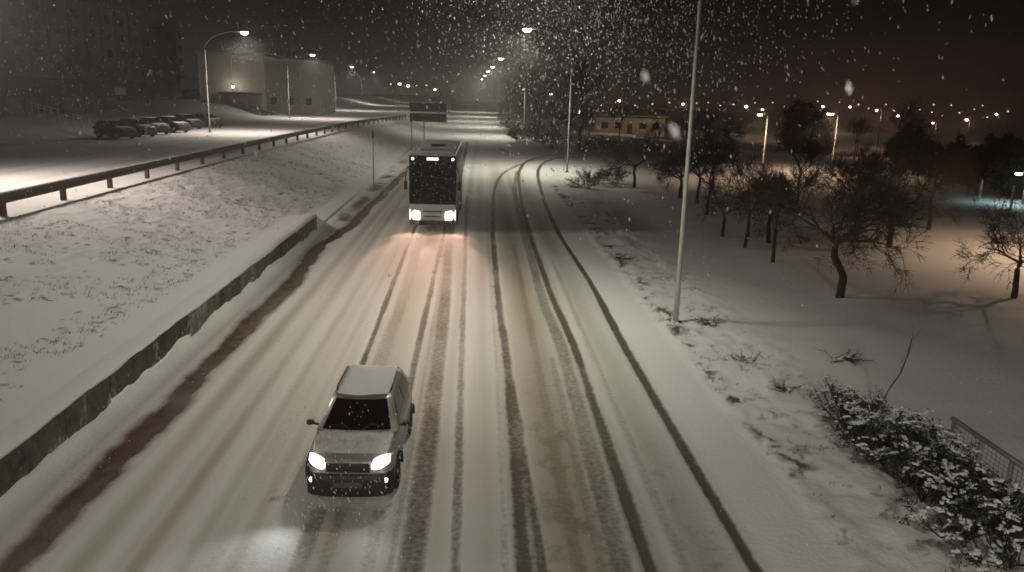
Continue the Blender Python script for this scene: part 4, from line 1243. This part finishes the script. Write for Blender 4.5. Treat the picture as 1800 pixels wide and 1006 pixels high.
# ------------------------------------------------------------------ cars
def car(name, label, loc, rz, paint, lit, L=4.15, snowy=True, group=None):
    """front towards local -y"""
    t = thing(name, label, 'car', loc, rz, group)
    st_ = [(-2.08, .55, .34, .76), (-2.05, .68, .26, .85), (-1.95, .75, .22, .92), (-1.72, .80, .20, .98), (-1.3, .82, .20, 1.03), (-.95, .825, .20, 1.06), (-.7, .83, .20, 1.07),
           (0, .835, .20, 1.07), (.9, .835, .20, 1.08), (1.45, .825, .22, 1.08), (1.75, .79, .26, 1.06), (1.87, .73, .30, 1.0), (1.92, .62, .38, .9)]
    prof = [(0, 0, 0), (.80, 0, 0), (.95, .06, 0), (1.0, .30, 0), (1.0, .62, 0), (.975, .86, 0), (.90, .965, 0), (.75, 1.0, .008), (.4, 1.0, .022), (0, 1.0, .028)]
    full = [(-a, b, c) for a, b, c in prof[::-1][:-1]] + prof
    full = [( a, b, c) for a, b, c in full][:-0 or None]
    k = len(full)
    V = []
    for y, w, zb, zt in st_:
        for a, b, c in full:
            V.append((a * w, y + (0.10 * (a * a) if y < -1.5 else (-0.08 * a * a if y > 1.8 else 0)), zb + (zt - zb) * b + c))
    F = [(i * k + j, i * k + j + 1, (i + 1) * k + j + 1, (i + 1) * k + j) for i in range(len(st_) - 1) for j in range(k - 1)]
    F += [tuple(range(k - 1, -1, -1)), tuple((len(st_) - 1) * k + j for j in range(k))]
    body = mesh('body', V, F, paint, t, True)
    # cabin
    B0, B1, T0, T1, wb, wt, zb, zt = -1.06, 1.74, -.27, 1.40, .775, .57, 1.05, 1.50
    cabV, cabF = [], []
    rings = [(zb, B0, B1, wb), (zb + .24, B0 + (T0 - B0) * .571 + .01, B1 + (T1 - B1) * .571 - .01, wb + (wt - wb) * .571), (zt - .05, T0 - .05, T1 + .05, wt + .025), (zt - .012, T0 + .05, T1 - .03, wt - .05), (zt + .012, T0 + .35, T1 - .3, wt - .3)]
    nseg = 5
    for z, y0, y1, w in rings:
        ring = []
        for i in range(nseg): ring.append((-w + 2 * w * i / nseg, y0 - .09 * (1 - (2 * i / nseg - 1) ** 2), z))
        for i in range(nseg): ring.append((w, y0 + (y1 - y0) * i / nseg, z))
        for i in range(nseg): ring.append((w - 2 * w * i / nseg, y1 + .06 * (1 - (2 * i / nseg - 1) ** 2), z))
        for i in range(nseg): ring.append((-w, y1 + (y0 - y1) * i / nseg, z))
        cabV += ring
    kk = 4 * nseg
    for i in range(len(rings) - 1):
        for j in range(kk):
            cabF.append((i * kk + j, i * kk + (j + 1) % kk, (i + 1) * kk + (j + 1) % kk, (i + 1) * kk + j))
    cabF.append(tuple((len(rings) - 1) * kk + j for j in range(kk)))
    cab = mesh('cabin', cabV, cabF, paint, t, True)
    def lerp(a, b, u): return a + (b - a) * u
    def fr(u, v, e=.022):       # windscreen face
        w = lerp(wb, wt, v); x = -w + 2 * w * u
        return (x, lerp(B0, T0, v) - .09 * (1 - (2 * u - 1) ** 2) - e, lerp(zb, zt - .03, v) + e)
    def grid(f, nu, nv, nm, m, parent):
        V = [f(i / nu, j / nv) for j in range(nv + 1) for i in range(nu + 1)]
        F = [(j * (nu + 1) + i, j * (nu + 1) + i + 1, (j + 1) * (nu + 1) + i + 1, (j + 1) * (nu + 1) + i) for j in range(nv) for i in range(nu)]
        return mesh(nm, V, F, m, parent, True)
    ws = grid(lambda u, v: fr(.07 + .86 * u, .06 + .86 * v), 8, 4, 'windscreen', M['glass'], t)
    for s_ in (-1, 1):
        wp = MB(); wp.tube([fr(.5 + s_ * .06, .05, .03), fr(.5 + s_ * .2, .22, .035), fr(.5 + s_ * .36, .12, .03)], .010, 5); wp.build('wiper', M['plastic'], ws)
    def rr(u, v, e=.014):
        w = lerp(wb, wt, v); x = w - 2 * w * u
        return (x, lerp(B1, T1, v) + .06 * (1 - (2 * u - 1) ** 2) + e, lerp(zb, zt - .03, v) + e)
    grid(lambda u, v: rr(.1 + .8 * u, .2 + .68 * v), 8, 4, 'rear_window', M['glass'], t)
    for s_ in (-1, 1):
        for (u0, u1) in ((.12, .50), (.54, .90)):
            def sd(u, v, s_=s_, u0=u0, u1=u1):
                uu = lerp(u0, u1, u); vv = lerp(.12, .86, v)
                y0, y1 = lerp(B0, T0, vv), lerp(B1, T1, vv)
                w = lerp(wb, wt, vv)
                return (s_ * (w + .018), lerp(y0, y1, uu), lerp(zb, zt - .02, vv))
            grid(sd, 4, 3, 'side_window', M['glass'], t)
        b = MB(); b.rbox(.86 if s_ > 0 else -1.01, 1.01 if s_ > 0 else -.86, -.87, -.76, 1.07, 1.17, .035, 2)
        mr_ = b.build('mirror', M['plastic'], t, True)
        b = MB(); b.tube([(s_ * .78, -.78, 1.06), (s_ * .90, -.80, 1.10)], .025, 6); b.build('stalk', M['plastic'], mr_)
        b = MB(); b.tube([(s_ * .54, -.10, zt + .02), (s_ * .555, .05, zt + .06), (s_ * .555, 1.2, zt + .06), (s_ * .54, 1.32, zt + .02)], .018, 6); b.build('roof_rail', M['darksteel'], t, True)
        # wheels
        for y in (-1.28, 1.17):
            b = MB(); ring = [(.155, .02), (.30, .0), (.315, .02), (.32, .10), (.315, .18), (.30, .20), (.155, .18)]
            V, F = [], []; n_ = 20
            for (r, x) in ring:
                for j in range(n_):
                    a = 2 * math.pi * j / n_
                    V.append((s_ * (.83 - x), y + r * math.cos(a), .32 + r * math.sin(a)))
            for i in range(len(ring) - 1):
                for j in range(n_):
                    F.append((i * n_ + j, i * n_ + (j + 1) % n_, (i + 1) * n_ + (j + 1) % n_, (i + 1) * n_ + j))
            ty = mesh('wheel', V, F, M['rubber'], t, True)
            b = MB()
            b.tube([(s_ * .70, y, .32), (s_ * .828, y, .32)], .19, 16)
            for q in range(5):
                a = q * 1.2566
                b.tube([(s_ * .84, y, .32), (s_ * .84, y + .17 * math.cos(a), .32 + .17 * math.sin(a))], [.035, .022], 5)
            b.build('rim', M['steel'], ty)
            b = MB(); pts = [(s_ * .85, y + .37 * math.cos(a), .32 + .37 * math.sin(a)) for a in np.linspace(.1, math.pi - .1, 12)]
            b.tube(pts, .035, 6); b.build('wheel_arch', M['plastic'], t, True)
        # lights
        V, F = [], []
        for j in range(5):
            for i in range(7):
                u, v = i / 6, j / 4
                x = s_ * lerp(.42, .74, u)
                z = .82 + .06 * u + (v - .5) * .21 * (math.sin(math.pi * (.12 + .76 * u)) ** .6)
                y = -2.055 + .20 * max(0, (abs(x) - .43) / .33) ** 1.7 + .10 * v * v + .02 - .05 * math.sin(math.pi * v) * math.sin(math.pi * u) - .03
                V.append((x, y, z))
        F = [(j * 7 + i, j * 7 + i + 1, (j + 1) * 7 + i + 1, (j + 1) * 7 + i) for j in range(4) for i in range(6)]
        mesh('headlight', V, F, M['headlight'] if lit else M['lampglass'], t, True)
        b = MB(); b.tube([(s_ * .66, -2.0, .54), (s_ * .66, -2.07, .54)], [.060, .052], 12); b.build('fog_light', M['foglight'] if lit else M['lampglass'], t, True)
        b = MB(); b.rbox(s_ * .60 if s_ > 0 else -.76, .76 if s_ > 0 else -.60, 1.82, 1.91, .72, .98, .02, 2); b.build('tail_light', M['redglass'], t)
    b = MB(); b.rbox(-.40, .40, -2.115, -2.04, .70, .86, .02, 2); g = b.build('grille', M['plastic'], t)
    for j in range(3):
        b = MB(); b.rbox(-.37, .37, -2.128, -2.112, .725 + j * .045, .743 + j * .045, .004, 1); b.build('bar', M['darksteel'], g)
    b = MB()
    pts = [(-.80, -1.80), (-.74, -2.0), (-.5, -2.10), (0, -2.135), (.5, -2.10), (.74, -2.0), (.80, -1.80)]
    pts = [tuple(p) for p in smooth_poly(pts, 4)]
    V = []
    for x, y in pts:
        for dz, dy in ((.22, .05), (.23, 0), (.30, -.012), (.52, -.02), (.64, -.015), (.67, .03)):
            V.append((x, y + dy, dz))
    F = [(i * 6 + j, (i + 1) * 6 + j, (i + 1) * 6 + j + 1, i * 6 + j + 1) for i in range(len(pts) - 1) for j in range(5)]
    bmp = mesh('front_bumper', V, F, M['plastic'], t, True)
    b = MB(); b.rbox(-.26, .26, -2.175, -2.158, .43, .54, .005, 1); b.build('number_plate', M['plate'], t)
    b = MB(); b.rbox(-.70, .70, 1.88, 1.98, .34, .60, .03, 2); b.build('rear_bumper', M['plastic'], t)
    if snowy:
        V, F = [], []; nu, nv = 12, 14
        for j in range(nv + 1):
            for i in range(nu + 1):
                u, v = i / nu, j / nv
                x = lerp(-wt + .05, wt - .05, u) * (1 - .06 * (2 * v - 1) ** 4); y = lerp(T0 - .03, T1 + .02, v)
                e = min(u, 1 - u, v, 1 - v)
                V.append((x, y - .05 * (1 - (2 * u - 1) ** 2) * (1 - v), zt + .018 + .045 * (1 - math.exp(-e * 18)) + .012 * math.sin(x * 7 + y * 3)))
        F = [(j * (nu + 1) + i, j * (nu + 1) + i + 1, (j + 1) * (nu + 1) + i + 1, (j + 1) * (nu + 1) + i) for j in range(nv) for i in range(nu)]
        mesh('roof_snow', V, F, M['snow'], t, True)
        # thin snow on the bonnet
        V, F = [], []; nu, nv = 14, 10
        for j in range(nv + 1):
            for i in range(nu + 1):
                u, v = i / nu, j / nv
                y = lerp(-1.88, -1.06, v); w = float(np.interp(y, [s[0] for s in st_], [s[1] for s in st_])); zt_ = float(np.interp(y, [s[0] for s in st_], [s[3] for s in st_]))
                x = (2 * u - 1) * w * .86; a = abs(x) / w
                c = float(np.interp(a, [0, .4, .75, .90], [.028, .022, .008, -.03 * (zt_ - .2)]))
                V.append((x, y + (0.10 * a * a if y < -1.5 else 0), zt_ + c + .010))
        F = [(j * (nu + 1) + i, j * (nu + 1) + i + 1, (j + 1) * (nu + 1) + i + 1, (j + 1) * (nu + 1) + i) for j in range(nv) for i in range(nu)]
        mesh('bonnet_snow', V, F, M['melting'] if lit else M['snow'], t, True)
    return t

# snow melting through on a warm bonnet
m, n, l, b = new_mat('melting_snow')
co = n.new('ShaderNodeTexCoord'); no = n.new('ShaderNodeTexNoise'); no.inputs['Scale'].default_value = 5; no.inputs['Detail'].default_value = 9; no.inputs['Roughness'].default_value = .7
l.new(co.outputs['Object'], no.inputs['Vector'])
cr = n.new('ShaderNodeValToRGB'); cr.color_ramp.elements[0].position = .25; cr.color_ramp.elements[0].color = (.26, .255, .25, 1)
cr.color_ramp.elements[1].position = .54; cr.color_ramp.elements[1].color = (.55, .55, .56, 1)
l.new(no.outputs[0], cr.inputs[0]); l.new(cr.outputs[0], b.inputs['Base Color']); b.inputs['Roughness'].default_value = .5
M['melting'] = m
M['paint_silver'] = simple('dirty_silver_paint', (0.30, 0.29, 0.28), .4, metal=.25, var=.12, coat=.3)
M['paint'] = simple('dark_paint', (0.060, 0.055, 0.055), .35, var=.1, coat=.5)
M['paint_b'] = simple('grey_paint', (0.10, 0.10, 0.11), .35, var=.1, coat=.4)
M['paint_c'] = simple('silver_paint', (0.28, 0.28, 0.28), .35, metal=.3, var=.05, coat=.4)

c1 = car('car', 'silver car with snow on its roof and headlights on, ahead of the bus', (-2.16, 15.45, -.02), math.radians(-1.0), M['paint_silver'], True)
def spot(parent, loc, direction, watts, col, size, blend=.5, soft=.05):
    ld = bpy.data.lights.new('headlight_beam', 'SPOT'); ld.energy = watts; ld.color = col; ld.spot_size = math.radians(size); ld.spot_blend = blend; ld.shadow_soft_size = soft
    lo = link(bpy.data.objects.new('headlight_beam', ld), parent); lo.location = loc
    lo.rotation_euler = Vector(direction).to_track_quat('-Z', 'Y').to_euler()
for s_ in (-1, 1):
    spot(c1, (s_ * .60, -2.2, .82), (-.40 if s_ < 0 else -.05, -1, -.30), 100 if s_ < 0 else 30, (.88, .95, 1), 70, 1.0, .15)
GC = 'cars parked beyond the guard rail'
pcs = [(-35.6, 82.0, 'paint', 'dark parked car nearest the end of the pipe railing'), (-35.4, 86.6, 'paint_c', 'second parked car from the pipe railing, paler than its neighbours'),
       (-35.6, 91.3, 'paint_b', 'third parked car from the pipe railing, grey'), (-35.2, 96.0, 'paint', 'fourth parked car from the pipe railing, with a thickly snowed roof'),
       (-36.6, 105.0, 'paint', 'dark car parked past the first street lamp of the upper road'), (-35.6, 110.2, 'paint_c', 'pale car parked behind the first street lamp, nearest the hall')]
protos = {}
for x, y, p, lb in pcs:
    if p not in protos:
        protos[p] = car('car', lb, (x, y, gz(x, y)), math.radians(90 + 180 * 0), M[p], False, group=GC); o = protos[p]
    else:
        o = copy_tree(protos[p])
    o.location = (x, y, gz(x, y)); o.rotation_euler = (0, 0, math.radians(56 + 5 * math.sin(x * 7 + y))); o['label'] = lb; o['group'] = GC; o.scale = (1.12, 1.12, 1.16)

# ------------------------------------------------------------------ bus
M['bus_white'] = simple('bus_paint', (0.60, 0.60, 0.58), .4, var=.05, scale=1.5, coat=.3)
bus = thing('coach', 'tall white coach with a black front and glaring headlights', 'bus', (-2.22, 43.5, 0), math.radians(-.6))
HW, BL, BT = 1.29, 13.0, 4.22
b = MB(); b.rbox(-HW, HW, 0.0, BL, .42, BT, .16, 4); body = b.build('body', M['bus_white'], bus, False)
# windscreen, slightly bowed, lower and upper pane
def front(nm, x0, x1, z0, z1, m, e=.02, parent=bus, bow=.06, nu=10, nv=6):
    V = [(x0 + (x1 - x0) * i / nu, -e - bow * (1 - (2 * (x0 + (x1 - x0) * i / nu + HW) / (2 * HW) - 1) ** 2), z0 + (z1 - z0) * j / nv) for j in range(nv + 1) for i in range(nu + 1)]
    V2 = [(x, .02, z) for x, y, z in V]
    F = [(j * (nu + 1) + i, j * (nu + 1) + i + 1, (j + 1) * (nu + 1) + i + 1, (j + 1) * (nu + 1) + i) for j in range(nv) for i in range(nu)]
    N = len(V)
    rim = [i for i in range(nu + 1)] + [j * (nu + 1) + nu for j in range(1, nv + 1)] + [nv * (nu + 1) + i for i in range(nu - 1, -1, -1)] + [j * (nu + 1) for j in range(nv - 1, 0, -1)]
    F += [(rim[(a + 1) % len(rim)], rim[a], rim[a] + N, rim[(a + 1) % len(rim)] + N) for a in range(len(rim))]
    return mesh(nm, V + V2, F, m, parent)
front('lower_windscreen', -1.275, 1.275, 1.50, 2.94, M['glass'])
front('upper_windscreen', -1.275, 1.275, 2.98, 4.13, M['glass'])
front('screen_divider', -1.275, 1.275, 2.941, 2.979, M['plastic'], .03)
front('front_panel', -1.22, 1.22, .62, 1.495, M['bus_white'], .015)
front('grille_slot', -.52, .52, 1.08, 1.15, M['plastic'], .022)
front('grille_slot', -.45, .45, .80, .86, M['plastic'], .022)
front('bumper', -1.24, 1.24, .34, .60, M['plastic'], .05)
front('number_plate', -.26, .26, .46, .56, M['plate'], .056)
front('destination_display', -.32, .30, 3.88, 4.03, M['display'], .026)
for s_ in (-1, 1):
    b = MB(); b.tube([(s_ * 1.08, .03, 3.95), (s_ * 1.08, -.075, 3.95)], .075, 12); b.build('marker_light', M['marker'], bus)
    V = []
    for j in range(6):
        for i in range(7):
            u, v = i / 6, j / 5
            V.append((s_ * (.70 + .55 * u), -.075 + .11 * u * u - .03 * math.sin(math.pi * v), .64 + .46 * v + .10 * u * v))
    F = [(j * 7 + i, j * 7 + i + 1, (j + 1) * 7 + i + 1, (j + 1) * 7 + i) for j in range(5) for i in range(6)]
    mesh('headlight', V, F, M['headlight'], bus, True)  # lens enlarged so that its glowing shape carries the glare
    spot(bus, (s_ * .98, -.35, .86), (s_ * .02, -1, -.15), 5200, (1, .58, .42), 34, 1.0, .15)
    spot(bus, (s_ * .98, -.35, .86), (s_ * .02, -1, -.62), 420, (1, .60, .45), 78, 1.0, .3)
    # mirrors
    b = MB(); b.tube([(s_ * 1.15, .1, 3.5), (s_ * 1.34, -.2, 3.5), (s_ * 1.43, -.25, 3.2), (s_ * 1.44, -.25, 2.75)], .03, 6)
    ma = b.build('mirror_arm', M['plastic'], bus, True)
    b = MB(); b.rbox(s_ * 1.44 - .09, s_ * 1.44 + .09, -.32, -.20, 2.30, 2.77, .04, 2); b.build('mirror', M['plastic'], ma)
    for j in range(6):
        y0 = 1.2 + j * 1.8
        b = MB(); b.rbox(s_ * HW - .01 if s_ > 0 else -HW - .012, s_ * HW + .012 if s_ > 0 else -HW + .01, y0, y0 + 1.68, 2.3, 3.65, .006, 1); b.build('side_window', M['glass'], bus)
    for y in (2.5, 8.6, 9.9):
        b = MB(); V, F = [], []; n_ = 18
        ring = [(.28, -.02), (.48, -.03), (.50, 0), (.50, .26), (.28, .28)]
        for r, x in ring:
            for j in range(n_):
                a = 2 * math.pi * j / n_; V.append((s_ * (HW - .0 - x), y + r * math.cos(a), .50 + r * math.sin(a)))
        F = [(i * n_ + j, i * n_ + (j + 1) % n_, (i + 1) * n_ + (j + 1) % n_, (i + 1) * n_ + j) for i in range(len(ring) - 1) for j in range(n_)]
        w = mesh('wheel', V, F, M['rubber'], bus, True)
        b = MB(); b.tube([(s_ * (HW - .2), y, .5), (s_ * (HW - .02), y, .5)], .29, 14); b.build('rim', M['steel'], w)
b = MB()
for s_, x in ((-1, -.75), (1, .35)):
    b = MB(); b.tube([(x, -.075, 1.54), (x + .1, -.10, 1.83), (x + .62, -.095, 1.90)], .018, 5); b.build('wiper', M['plastic'], bus)
V, F = [], []; nu, nv = 12, 40
for j in range(nv + 1):
    for i in range(nu + 1):
        u, v = i / nu, j / nv; e = min(u, 1 - u, v, 1 - v)
        V.append(((2 * u - 1) * 1.16, .12 + (BL - .3) * v, BT + .002 + .07 * (1 - math.exp(-e * 16)) + .02 * math.sin(v * 25 + u * 5)))
F = [(j * (nu + 1) + i, j * (nu + 1) + i + 1, (j + 1) * (nu + 1) + i + 1, (j + 1) * (nu + 1) + i) for j in range(nv) for i in range(nu)]
mesh('roof_snow', V, F, M['snow'], bus, True)
b = MB(); b.rbox(-.42, .42, 5.2, 6.0, BT + .02, BT + .17, .04, 2); b.build('roof_hatch', M['darksteel'], bus)
b = MB(); b.rbox(-.8, .8, 1.6, 2.1, BT + .02, BT + .12, .04, 2); b.build('roof_vent', M['steel'], bus)

# ------------------------------------------------------------------ falling snow
def flakes():
    r_ = np.random.default_rng(101)
    def boxf(n, lo, hi, s0, s1):
        return np.concatenate([r_.uniform(lo, hi, (n, 3)), r_.uniform(s0, s1, (n, 1))], 1)
    def blob(n, c, r, s0, s1):
        d = r_.normal(0, 1, (n, 3)); d /= np.linalg.norm(d, axis=1, keepdims=True)
        return np.concatenate([np.array(c) + d * np.array(r) * r_.random((n, 1)) ** .45, s0 + (s1 - s0) * r_.random((n, 1)) ** 1.6], 1)
    def cloud(n, c, sg, s0, s1):
        return np.concatenate([np.array(c) + r_.normal(0, 1, (n, 3)) * np.array(sg), s0 + (s1 - s0) * r_.random((n, 1)) ** 1.6], 1)
    heads = [(5.0, 80.5, 13.3), (4.5, 146, 13.3), (-26.9, 97.5, 13.3), (-30, 153, 13.3), (-33.4, 224, 13.3)]
    Q = np.concatenate([boxf(2600, (-14, 8, 5.2), (4, 26, 14), .006, .013),
                        cloud(9000, (3.6, 23, 10.6), (2.7, 5.5, 2.0), .007, .024),  # snow thickened below the near lamp, standing in for stronger lamp light
                        boxf(4200, (-34, 24, 5.0), (10, 80, 15), .010, .028),
                        boxf(3000, (-14, 9, .3), (12, 40, 5.2), .004, .008),
                        boxf(520, (-3.4, 11.3, .15), (-.9, 13.9, 1.9), .005, .014),
                        boxf(420, (-4.4, 33, .4), (-.2, 43, 4.6), .008, .018),
                        boxf(9, (.08, .32, 7.38), (.45, .60, 7.5), .0016, .0026)]
                       + [blob(260, (h[0], h[1], h[2] - 1.3), (2.4, 2.4, 2.0), .015, .04) for h in heads])  # extra flakes massed round the lamp heads to imitate their halos
    # keep them out of the vehicles
    inbus = (np.abs(Q[:, 0] + 2.22) < 1.5) & (Q[:, 1] > 43) & (Q[:, 1] < 58.6) & (Q[:, 2] < 4.4)
    incar = (np.abs(Q[:, 0] + 2.16) < 1.0) & (Q[:, 1] > 13.2) & (Q[:, 1] < 17.7) & (Q[:, 2] < 1.6)
    near = (Q[:, 1] > 1) & (Q[:, 1] < 7)
    Q = Q[~(inbus | incar | near)]
    Q[:, 2] += base_z(Q[:, 0], Q[:, 1]) * (Q[:, 2] < 4) * (Q[:, 0] < -8.5)
    n = len(Q); s = Q[:, 3:4]
    U = r_.normal(0, 1, (n, 3)); U[:, 2] *= .4; U /= np.linalg.norm(U, axis=1, keepdims=True)
    Wd = np.array([[.18, -.05, -1.0]]) + r_.normal(0, .25, (n, 3)); Wd /= np.linalg.norm(Wd, axis=1, keepdims=True)
    Tn = np.cross(U, Wd); Tn /= np.linalg.norm(Tn, axis=1, keepdims=True)
    el = s * r_.uniform(1.1, 2.8, (n, 1))
    P = Q[:, :3]
    V = np.stack([P + Wd * el, P + U * s, P + Tn * s, P - U * s, P - Tn * s, P - Wd * el], 1).reshape(-1, 3)
    b_ = (np.arange(n) * 6)[:, None]
    F = np.concatenate([b_ + np.array([f]) for f in ((0, 1, 2), (0, 2, 3), (0, 3, 4), (0, 4, 1), (5, 2, 1), (5, 3, 2), (5, 4, 3), (5, 1, 4))], 0)
    o = mesh('falling_snow', V, F, M['flake'])
    tag(o, 'snowflakes falling through the lamp light over the road', 'snow', kind='stuff')
flakes()

# ------------------------------------------------------------------ haze
hz = MB().box(-660, 660, -85, 920, -6.5, 23.5).build('haze', None)
m = bpy.data.materials.new('haze'); m.use_nodes = True
n, l = m.node_tree.nodes, m.node_tree.links
n.clear()
mo = n.new('ShaderNodeOutputMaterial')
pv = n.new('ShaderNodeVolumePrincipled')
pv.inputs['Color'].default_value = (.94, .94, .92, 1)
pv.inputs['Density'].default_value = 0.0021
pv.inputs['Anisotropy'].default_value = 0.66
l.new(pv.outputs[0], mo.inputs['Volume'])
hz.data.materials.append(m)
hz.display_type = 'WIRE'
tag(hz, 'thin snowy haze hanging over the whole scene', 'haze', kind='stuff')
